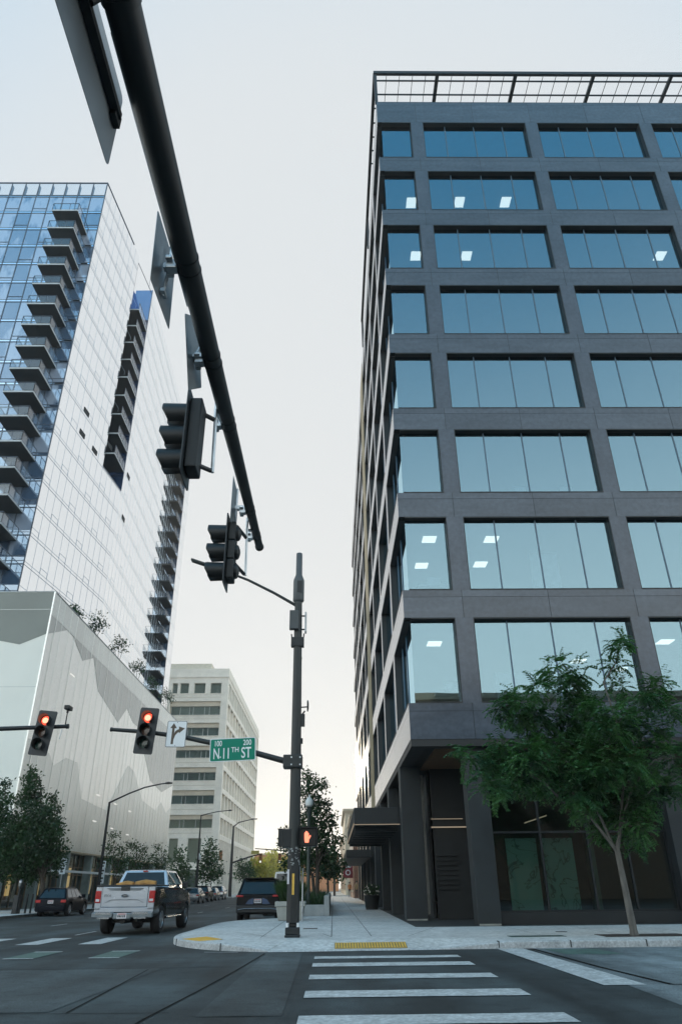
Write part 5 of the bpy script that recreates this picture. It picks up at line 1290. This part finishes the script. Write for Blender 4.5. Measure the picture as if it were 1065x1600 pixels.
def wagon(name, label, pm, group=None, tall=1.45):
    t = thing(name, label, 'car', (0, 0, 0), group)
    prof = [(.0, .66, .82), (.06, .88, .86), (.25, .93, .88), (1.2, .95, .90), (3.0, .93, .90), (3.3, .92, .89), (4.2, .78, .86), (4.5, .6, .74)]
    body_loft(prof, .24, (.85, 3.55), .33).build('body', pm, t, smooth=True)
    greenhouse(t, (.10, 3.4, .55, 2.5, .90, tall, .85, .62), pm, ((.08, .32), (.35, .58), (.61, .88)), .06)
    MB().box(-.84, .84, -.06, .06, .30, .54).build('bumper', pm, t, bevel=.04)
    for s in (-1, 1):
        lamp(t, 'tail_lamp', min(s * .58, s * .86), max(s * .58, s * .86), -.02, .10, .70, .84, TAILRED)
        for y in (.85, 3.55): wheel(t, s * .87, y, .33, .20, s)
    numberplate(t, -.005, .74); mirror(t, .95, 2.85, 1.0, pm)
    mb = MB()
    for s in (-1, 1): mb.tube([(s * .58, .8, tall - .01), (s * .58, .9, tall + .04), (s * .58, 2.2, tall + .04), (s * .58, 2.35, tall - .02)], .018, 6)
    mb.build('roof_rack', PLASTIC, t)
    return t
w1 = wagon('parked_wagon', 'dark blue wagon parked between the parking meter and the pickup truck', NV); place(w1, -16.15, 46.2, 0)
cars = []
for i, (px, Y, fn, pm, lab) in enumerate(((298, 82, wagon, GP, 'dark car half hidden behind the pickup truck'), (313, 92, suv, BP, 'black suv in the far row of parked cars, nearest after the truck'), (327, 101, wagon, GP, 'low grey car between two taller ones in the far parked row'), (338, 110, suv, SP, 'silver suv at the far end of the parked row below the far signal pole'))):
    c_ = fn('parked_car', lab, pm, 'cars parked along the far left kerb') if fn is wagon else fn('parked_car', lab, 'car', pm, group='cars parked along the far left kerb')
    x = at(px, 1395, Y).x; place(c_, x, Y, 0)
# white van beyond the right-hand planter
vn = thing('parked_van', 'white van parked behind the tree trunks beside the planter box', 'van')
body_loft([(0, 1.2, .9), (.1, 1.35, .96), (3.9, 1.35, .98), (4.9, 1.15, .92), (5.2, .8, .82)], .32, (1.0, 4.1), .36).build('body', WP, vn, smooth=True)
greenhouse(vn, (.03, 4.6, .15, 3.7, 1.30, 2.35, .94, .84), WP, ((.72, .93),), .15)
for s in (-1, 1):
    lamp(vn, 'tail_lamp', min(s * .82, s * .95), max(s * .82, s * .95), -.02, .06, .8, 1.25, TAILRED)
    for y in (1.0, 4.1): wheel(vn, s * .95, y, .36, .22, s)
mirror(vn, 1.1, 3.9, 1.5, PLASTIC); numberplate(vn, .0, .7); place(vn, -3.25, 56, 0)

# ================================================================== TREES AND PLANTS
LOC = leafmat('locust_leaf', (.016, .070, .032), (.080, .195, .072), .36, 1.4)
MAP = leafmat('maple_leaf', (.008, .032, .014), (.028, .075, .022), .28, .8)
YNG = leafmat('young_leaf', (.018, .055, .022), (.045, .11, .04), .35, 1.0)
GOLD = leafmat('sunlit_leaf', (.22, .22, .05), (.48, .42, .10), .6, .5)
GRS = leafmat('grass_leaf', (.02, .05, .018), (.06, .11, .035), .35, 2.0)
def rv(g): return Vector((g.gauss(0, 1), g.gauss(0, 1), g.gauss(0, 1)))
def leaf(mb, p, d, n, l, w_):
    s = d.cross(n)
    if s.length < 1e-4: return
    s.normalize(); o = len(mb.v)
    mb.v += [tuple(p), tuple(p + d * l * .5 + s * w_), tuple(p + d * l), tuple(p + d * l * .5 - s * w_)]
    mb.f.append([o, o + 1, o + 2, o + 3]); mb.m.append(0)
def sample(g, c, r):
    """a point in a lobe, thicker toward its rim so the outline breaks up"""
    v = rv(g).normalized() * (g.random() ** .45); return Vector((c[0] + v.x * r[0], c[1] + v.y * r[1], c[2] + v.z * r[2])), v
def fronds(lobes, dens, seed, size=1.0):
    g = random.Random(seed); mb = MB()
    for c, r in lobes:
        for _ in range(int(dens * r[0] * r[1] * r[2] ** .6 * 2.2) + 6):
            p, v = sample(g, c, r)
            for q in range(g.randint(3, 5)):
                d = (v * .8 + rv(g) * .6 + Vector((0, 0, .15))).normalized(); L = g.uniform(.16, .30) * size
                side_ = d.cross(Vector((0, 0, 1)))
                if side_.length < .05: continue
                side_.normalize(); k = 7; pos = p.copy(); dd = d.copy()
                for i in range(k):
                    pos = pos + dd * L / k; dd = (dd + Vector((0, 0, -.17))).normalized()
                    for sgn_ in (-1, 1):
                        e = (side_ * sgn_ + dd * .45 + Vector((0, 0, -.25))).normalized()
                        leaf(mb, pos, e, Vector((0, 0, 1)) + rv(g) * .3, g.uniform(.055, .085) * size, .017 * size)
    return mb
def leafmass(lobes, dens, seed, l=.12, w_=.045, up=.0):
    g = random.Random(seed); mb = MB()
    for c, r in lobes:
        n = int(dens * (r[0] * r[1] * r[2]) ** .8) + 8
        for _ in range(n):
            p, v = sample(g, c, r)
            for q in range(g.randint(7, 11)):
                d = (v * .7 + rv(g) * .7 + Vector((0, 0, up))).normalized()
                leaf(mb, p + rv(g) * l * .9, d, rv(g), l * g.uniform(.7, 1.3), w_ * g.uniform(.7, 1.2))
    return mb
def limbs(base, fork, lobes, r0_, seed):
    """trunk, then a few crooked scaffolds, then side branches that leave the nearest scaffold"""
    g = random.Random(seed); mb = MB(); base, fork = Vector(base), Vector(fork)
    mid = base.lerp(fork, .5) + Vector((g.uniform(-.06, .06), g.uniform(-.05, .05), 0))
    mb.tube([base - Vector((0, 0, .05)), base + Vector((0, 0, .12)), base.lerp(mid, .5), mid, fork.lerp(mid, .4), fork], [r0_ * 1.35, r0_ * 1.05, r0_ * .95, r0_ * .86, r0_ * .80, r0_ * .74], 10)
    br = MB(); cs = [Vector(c) for c, r in lobes]; rr = [r for c, r in lobes]
    ctr = sum(cs, Vector()) / len(cs); nodes = []
    order = sorted(range(len(cs)), key=lambda i: -(cs[i] - fork).length); mains = []
    for i in order:
        if len(mains) < min(5, max(2, len(cs) // 4)) and all(((cs[i] - fork).normalized()).dot((cs[j] - fork).normalized()) < .88 for j in mains): mains.append(i)
    def crook(a, b, n, amp, w0, w1, arch=0):
        L = (b - a).length; pts = [a]
        for k in range(1, n): pts.append(a.lerp(b, k / n) + Vector((g.gauss(0, 1), g.gauss(0, 1), g.gauss(0, .6) + .5)) * amp * L * math.sin(math.pi * k / n) + Vector((0, 0, arch * L * math.sin(math.pi * k / n))))
        pts.append(b); ws = [w0 + (w1 - w0) * k / n for k in range(n + 1)]
        br.tube(pts, ws, 6); return list(zip(pts, ws))
    for i in mains: nodes += crook(fork - Vector((0, 0, g.uniform(0, .12) * (fork.z - base.z))), cs[i], 6, .05, r0_ * .45, r0_ * .09, .20)
    for i in sorted(range(len(cs)), key=lambda i: (cs[i] - fork).length):
        if i in mains: continue
        p, w0 = min(nodes, key=lambda q: (q[0] - cs[i]).length + (.6 * (q[0] - fork).length if (q[0] - fork).length > (cs[i] - fork).length else 0))
        nodes += crook(p, cs[i], 4, .08, w0 * .6, w0 * .2)[1:]
    for c, r in zip(cs, rr):
        p, w0 = min(nodes, key=lambda q: (q[0] - c).length)
        for _ in range(4):
            e, v = sample(g, c, r); br.tube([c, c.lerp(e, .5) + rv(g) * .04 * r[0], e], [w0 * .5, w0 * .3, w0 * .1], 4)
    return mb, br
def tree(name, label, base, fork, lobes, r0_, seed, lm, bm, kind, dens, group=None, **kw):
    t = thing(name, label, 'tree', tuple(base), group)
    tr_, br = limbs(base, fork, lobes, r0_, seed)
    tr_.build('trunk', bm, t, smooth=True); br.build('branch', bm, t, smooth=True)
    mb = fronds(lobes, dens, seed, **kw) if kind == 'frond' else leafmass(lobes, dens, seed, **kw)
    mb.build('crown', lm, t); return t
def lobes_px(lst, Y, spread, seed, fl=1.0):
    g = random.Random(seed); out = []
    sc = (Y * math.cos(TH) + 3 * math.sin(TH)) / FPX
    for px, py, r in lst:
        dy = g.uniform(-spread, spread); p = at(px, py, Y + dy); out.append((tuple(p), (r * sc * fl, r * sc * fl * 1.1, r * sc * .92 * fl)))
    return out
# the slim street tree in front of the office
YT = 20.6
L_ = [(728, 1182, 22), (760, 1190, 24), (790, 1170, 34), (780, 1105, 24), (812, 1108, 36), (850, 1130, 44), (835, 1075, 18), (868, 1050, 26), (888, 1075, 34), (900, 1050, 20), (905, 1120, 48), (945, 1130, 44), (958, 1040, 14), (966, 1010, 12), (972, 1000, 7), (962, 1075, 12), (1000, 1085, 26), (1025, 1075, 22), (1045, 1108, 22), (985, 1130, 40), (1030, 1150, 32), (1055, 1185, 22), (880, 1180, 50), (830, 1190, 40), (800, 1220, 30), (760, 1222, 18), (770, 1235, 16), (850, 1225, 32), (930, 1195, 50), (975, 1190, 44), (1015, 1215, 34), (1050, 1232, 22), (900, 1240, 38), (950, 1245, 46), (990, 1255, 32), (960, 1290, 28), (1000, 1290, 18), (985, 1318, 14), (1005, 1305, 12), (920, 1268, 22), (938, 1305, 14)]
base = at(990, 1460, YT); base.z = .17; fk = at(962, 1322, YT)
tree('street_tree', 'slim street tree with feathery dark green leaves in front of the office building', base, fk, lobes_px(L_, YT, 1.0, 5, .78), .095, 5, LOC, BARK, 'frond', 72, size=1.7)
# left trees by the podium
Lm = [(50, 1206, 6), (47, 1214, 8), (55, 1220, 8), (48, 1228, 12), (55, 1245, 17), (38, 1250, 16), (60, 1275, 24), (40, 1290, 24), (80, 1300, 22), (25, 1310, 26), (60, 1320, 30), (90, 1325, 16), (30, 1345, 28), (65, 1352, 26), (5, 1330, 22), (90, 1345, 12), (45, 1365, 16), (10, 1365, 16), (88, 1262, 8), (82, 1245, 6), (75, 1290, 22)]
b = at(72, 1420, 48.5); b.z = .15; fk = at(66, 1368, 48.5)
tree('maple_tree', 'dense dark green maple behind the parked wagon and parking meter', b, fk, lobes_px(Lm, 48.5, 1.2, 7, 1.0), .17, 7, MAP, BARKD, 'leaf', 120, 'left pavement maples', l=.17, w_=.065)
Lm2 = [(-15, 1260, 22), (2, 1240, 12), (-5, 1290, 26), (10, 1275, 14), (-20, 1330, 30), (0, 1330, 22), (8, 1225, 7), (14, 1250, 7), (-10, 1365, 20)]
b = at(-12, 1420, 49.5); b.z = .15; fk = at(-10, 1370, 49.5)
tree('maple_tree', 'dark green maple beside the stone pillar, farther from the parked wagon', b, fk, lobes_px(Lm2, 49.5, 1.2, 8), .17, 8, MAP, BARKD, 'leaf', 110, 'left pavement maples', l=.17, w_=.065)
for i, (bx, tops, Y, lab) in enumerate(((178, [(177, 1308, 9), (170, 1325, 10), (190, 1325, 8), (180, 1340, 16), (165, 1345, 10), (196, 1345, 10), (182, 1362, 14)], 68, 'young tree with tufted leaves nearest behind the curved arm lamp'), (217, [(213, 1322, 9), (206, 1318, 6), (226, 1330, 9), (216, 1340, 9), (204, 1345, 10), (230, 1346, 8), (214, 1358, 10)], 74, 'young tree with tufted leaves above the pickup truck cab'), (252, [(247, 1326, 8), (258, 1336, 9), (247, 1345, 10), (262, 1350, 9), (252, 1358, 10), (240, 1340, 7)], 82, 'young tree with tufted leaves nearest the end of the podium'))):
    b = at(bx, 1410, Y); b.z = .15; fk = at(bx, 1372, Y)
    tree('young_tree', lab, b, fk, lobes_px(tops, Y, .6, 20 + i, .78), .07, 20 + i, YNG, BARKD, 'leaf', 42, 'young trees along the podium', l=.22, w_=.055)
for i, (bx, tops, Y, lab) in enumerate(((283, [(282, 1335, 9), (280, 1350, 12), (288, 1362, 12), (276, 1370, 12), (285, 1380, 10)], 112, 'slender tree between the podium end and the beige office block'), (330, [(329, 1318, 7), (326, 1332, 11), (334, 1345, 12), (322, 1350, 12), (330, 1362, 16), (338, 1366, 10), (316, 1368, 10)], 112, 'slender tree in front of the beige office block beside the globe lamp'), (380, [(378, 1352, 9), (388, 1358, 9), (372, 1364, 10), (384, 1368, 11), (394, 1366, 8)], 150, 'small round green tree right of the far signal pole'))):
    b = at(bx, 1400, Y); b.z = .15; fk = at(bx, 1384, Y)
    tree('slender_tree', lab, b, fk, lobes_px(tops, Y, .8, 30 + i), .10, 30 + i, YNG, BARKD, 'leaf', 20, l=.34, w_=.11)
# far sunlit trees closing the street
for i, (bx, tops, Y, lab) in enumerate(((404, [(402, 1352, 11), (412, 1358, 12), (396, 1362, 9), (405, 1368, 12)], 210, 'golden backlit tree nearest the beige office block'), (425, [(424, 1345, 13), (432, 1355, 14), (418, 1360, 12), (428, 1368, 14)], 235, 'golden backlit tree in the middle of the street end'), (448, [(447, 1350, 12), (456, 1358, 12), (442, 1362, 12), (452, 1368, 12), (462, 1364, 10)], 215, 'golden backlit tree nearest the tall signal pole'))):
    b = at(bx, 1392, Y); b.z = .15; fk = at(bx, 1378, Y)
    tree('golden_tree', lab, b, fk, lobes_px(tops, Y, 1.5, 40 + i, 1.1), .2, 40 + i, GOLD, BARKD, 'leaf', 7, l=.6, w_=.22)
# right pavement trees
T1 = [(485, 1222, 12), (478, 1212, 7), (497, 1228, 8), (508, 1228, 5), (474, 1240, 14), (490, 1255, 16), (505, 1262, 12), (480, 1278, 20), (503, 1285, 18), (518, 1272, 7), (468, 1290, 12), (520, 1290, 7), (495, 1308, 22), (515, 1312, 12), (475, 1315, 16), (530, 1310, 5), (505, 1332, 18), (485, 1338, 18), (520, 1330, 10), (472, 1340, 12)]
b = at(497, 1408, 44); b.z = .17; fk = at(496, 1352, 44)
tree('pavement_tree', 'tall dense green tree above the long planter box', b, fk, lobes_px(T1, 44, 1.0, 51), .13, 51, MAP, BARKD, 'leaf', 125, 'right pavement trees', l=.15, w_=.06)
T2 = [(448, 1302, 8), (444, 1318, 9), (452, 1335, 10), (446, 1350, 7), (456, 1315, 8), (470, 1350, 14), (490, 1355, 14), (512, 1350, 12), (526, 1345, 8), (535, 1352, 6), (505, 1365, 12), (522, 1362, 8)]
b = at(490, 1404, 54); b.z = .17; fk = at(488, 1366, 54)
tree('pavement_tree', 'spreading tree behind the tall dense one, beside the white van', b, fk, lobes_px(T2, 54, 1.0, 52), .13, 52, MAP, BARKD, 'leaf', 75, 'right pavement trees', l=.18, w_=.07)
T3 = [(508, 1345, 9), (518, 1352, 8), (526, 1362, 7), (512, 1362, 8), (530, 1372, 4)]
b = at(512, 1400, 72); b.z = .17; fk = at(512, 1374, 72)
tree('pavement_tree', 'small lighter green tree farthest along the pavement trees', b, fk, lobes_px(T3, 72, .8, 53), .12, 53, YNG, BARKD, 'leaf', 75, 'right pavement trees', l=.22, w_=.08)
# roof garden plants of the podium
for i, (px, py, X_, lab, lst) in enumerate(((150, 985, -22.9, 'leafy sapling on the podium roof edge, nearest the tower corner', [(152, 968, 9), (145, 978, 6), (160, 976, 6), (150, 982, 7)]), (187, 1018, -22.9, 'leafy sapling second along the podium roof edge', [(187, 1002, 8), (194, 1008, 6), (180, 1010, 6)]), (215, 1050, -22.9, 'leafy sapling third along the podium roof edge', [(215, 1040, 7), (222, 1044, 5), (209, 1043, 5)]), (238, 1076, -22.9, 'bushy dark shrub on the roof edge below the last balconies', [(238, 1066, 8), (235, 1074, 6), (243, 1073, 6)]), (261, 1098, -22.9, 'leafy shrub at the far end of the podium roof edge', [(260, 1084, 8), (266, 1090, 6), (256, 1092, 6)]), (118, 955, -22.9, 'small dark shrub on the roof edge beside the tower corner', [(117, 952, 3), (119, 955, 3)]), (125, 965, -22.9, 'tiny dark shrub on the roof edge between its neighbours', [(125, 962, 2.2)]))):
    b = atx(px, py, X_); b.z = 22.43; Y = b.y
    t = thing('roof_shrub', lab, 'shrub', tuple(b), 'plants on the podium roof edge')
    lb = lobes_px(lst, Y, .4, 60 + i)
    lb = [((X_ + (c[0] - b.x) * 1.0, c[1], max(c[2], 22.7)), r) for c, r in lb]
    s_ = MB()
    for c, r in lb: s_.tube([tuple(b), (c[0], c[1], c[2] - .3), c], [.03, .02, .01], 5)
    s_.build('stem', BARKD, t); leafmass(lb, 20, 60 + i, l=.26, w_=.07).build('foliage', MAP, t)
# planting in the pots
def blades(cx, cy, rx, ry, z, h, n, seed, curl=.35):
    g = random.Random(seed); mb = MB()
    for _ in range(n):
        a = g.uniform(0, 6.283); q = math.sqrt(g.random()); x, y = cx + rx * q * math.cos(a), cy + ry * q * math.sin(a)
        d = Vector((math.cos(a) * q * curl + g.gauss(0, .12), math.sin(a) * q * curl + g.gauss(0, .12), 1)).normalized(); hh = h * g.uniform(.6, 1.1) * (1.1 - .35 * q); w_ = Vector((g.gauss(0, 1), g.gauss(0, 1), 0)).normalized() * .010
        p0 = Vector((x, y, z)); p1 = p0 + d * hh * .6; p2 = p0 + d * hh + Vector((d.x, d.y, -.1)) * hh * .35; o = len(mb.v)
        mb.v += [tuple(p0 - w_), tuple(p0 + w_), tuple(p1 + w_), tuple(p1 - w_), tuple(p2)]; mb.f += [[o, o + 1, o + 2, o + 3], [o + 3, o + 2, o + 4]]; mb.m += [0, 0]
    return mb
t = thing('pot_bush', 'fine-leaved green bush growing in the square concrete pot', 'shrub', (-1.72, 32.7, .84))
blades(-1.72, 32.7, .42, .42, .84, .95, 1500, 71, .5).build('foliage', GRS, t)
g_ = MB(); gg = random.Random(5)
for i in range(40):
    m2 = blades(gg.uniform(-1.45, -.55), gg.uniform(37.5, 61), .3, .3, .55, gg.uniform(.45, .85), 70, 100 + i); g_.add(m2.v, m2.f)
tag(g_.build('planter_grass', MAP), 'tall dark grasses filling the long planter box', 'grass', kind='stuff')
t = thing('flowering_plant', 'leafy plant with white blossoms in the dark pot by the office wall', 'plant', (2.25, 47, .85))
leafmass([((2.25, 47, 1.05), (.42, .42, .32)), ((2.05, 46.9, 1.2), (.25, .25, .2)), ((2.5, 47, 1.1), (.25, .25, .2))], 170, 77, l=.10, w_=.04).build('foliage', MAP, t)
mb = MB(); gg = random.Random(9)
for i in range(26):
    v = rv(gg).normalized(); c = Vector((2.25, 47, 1.08)) + Vector((v.x * .45, -abs(v.y) * .42, v.z * .34)); mb.obox(c, (.035, 0, 0), (0, .02, 0), (0, 0, .03))
mb.build('blossom', mat('blossom_white', (.7, .7, .64), .7), t)

# ================================================================== distant people on the right pavement
def person(label, px, Y, top_c, leg_c, arm=.25):
    a = at(px, 1395, Y); x = a.x
    t = thing('person', label, 'person', (x, Y, .17))
    J = {'hip': (0, 0, .95), 'chest': (0, 0, 1.35), 'neck': (0, 0, 1.52), 'head': (0, .01, 1.66), 'top': (0, .01, 1.78)}
    v = [J['hip'], J['chest'], J['neck'], J['head'], J['top'], (.19, 0, 1.42), (.25, .02, 1.12), (.24, -.08, .86), (-.19, 0, 1.42), (-.25, -.02, 1.12), (-.24, .1, .88), (.10, 0, .90), (.11, -.05, .50), (.11, .02, .08), (-.10, 0, .90), (-.11, .08, .50), (-.11, -.05, .08), (.11, -.14, .05), (-.11, -.2, .05), (.24, -.14, .78), (-.24, .08, .80)]
    e = [(0, 1), (1, 2), (2, 3), (3, 4), (1, 5), (5, 6), (6, 7), (1, 8), (8, 9), (9, 10), (0, 11), (11, 12), (12, 13), (0, 14), (14, 15), (15, 16), (13, 17), (16, 18), (7, 19), (10, 20)]
    r_ = [.15, .17, .06, .105, .08, .075, .05, .04, .075, .05, .04, .095, .07, .05, .095, .07, .05, .04, .04, .035, .035]
    me = bpy.data.meshes.new('body'); me.from_pydata(v, e, []); o = bpy.data.objects.new('body', me); COL.objects.link(o)
    sk = o.modifiers.new('skin', 'SKIN'); sv = me.skin_vertices[0].data
    for q, rr_ in zip(sv, r_): q.radius = (rr_, rr_ * .8)
    sv[0].use_root = True
    ss = o.modifiers.new('sub', 'SUBSURF'); ss.levels = 1; ss.render_levels = 1
    me2 = bpy.data.meshes.new_from_object(o.evaluated_get(bpy.context.evaluated_depsgraph_get()))
    COL.objects.unlink(o); bpy.data.objects.remove(o)
    for m_ in (mat('skin', (.45, .28, .2), .6, var=.05), top_c, leg_c): me2.materials.append(m_)
    for p in me2.polygons:
        z = p.center.z; p.material_index = 0 if z > 1.5 or (z < 1.0 and abs(p.center.x) > .19) else (1 if z > .95 else 2); p.use_smooth = True
    b_ = bpy.data.objects.new('body', me2); COL.objects.link(b_); b_.parent = t; ORG[b_.name] = Vector((x, Y, .17))
    h = MB(); h.lathe([(.001, .13), (.07, .12), (.105, .06), (.11, 0), (.10, -.05)], (x, Y + .02, .17 + 1.69), 12); h.build('hair', mat('dark_hair', (.04, .03, .02), .7), t, smooth=True)
person('distant person in a tan top standing by the far brick wall', 557, 88, mat('tan_cloth', (.42, .28, .15), .8), mat('dark_trousers', (.05, .05, .06), .8))
person('distant person in an orange top walking on the far right pavement', 546, 104, mat('orange_cloth', (.55, .20, .06), .8), mat('dark_trousers', (.05, .05, .06), .8))

# ================================================================== evening air
m_, nt_, out_ = nodes_of('haze_air')
pv = nt_.nodes.new('ShaderNodeVolumePrincipled'); pv.inputs['Color'].default_value = (.98, .96, .92, 1); pv.inputs['Density'].default_value = HDENS; pv.inputs['Anisotropy'].default_value = .55
nt_.links.new(pv.outputs[0], out_.inputs['Volume'])
hz_ = MB().box(-1000, 1000, -800, 1700, -2, 110).build('haze', m_); hz_['kind'] = 'stuff'
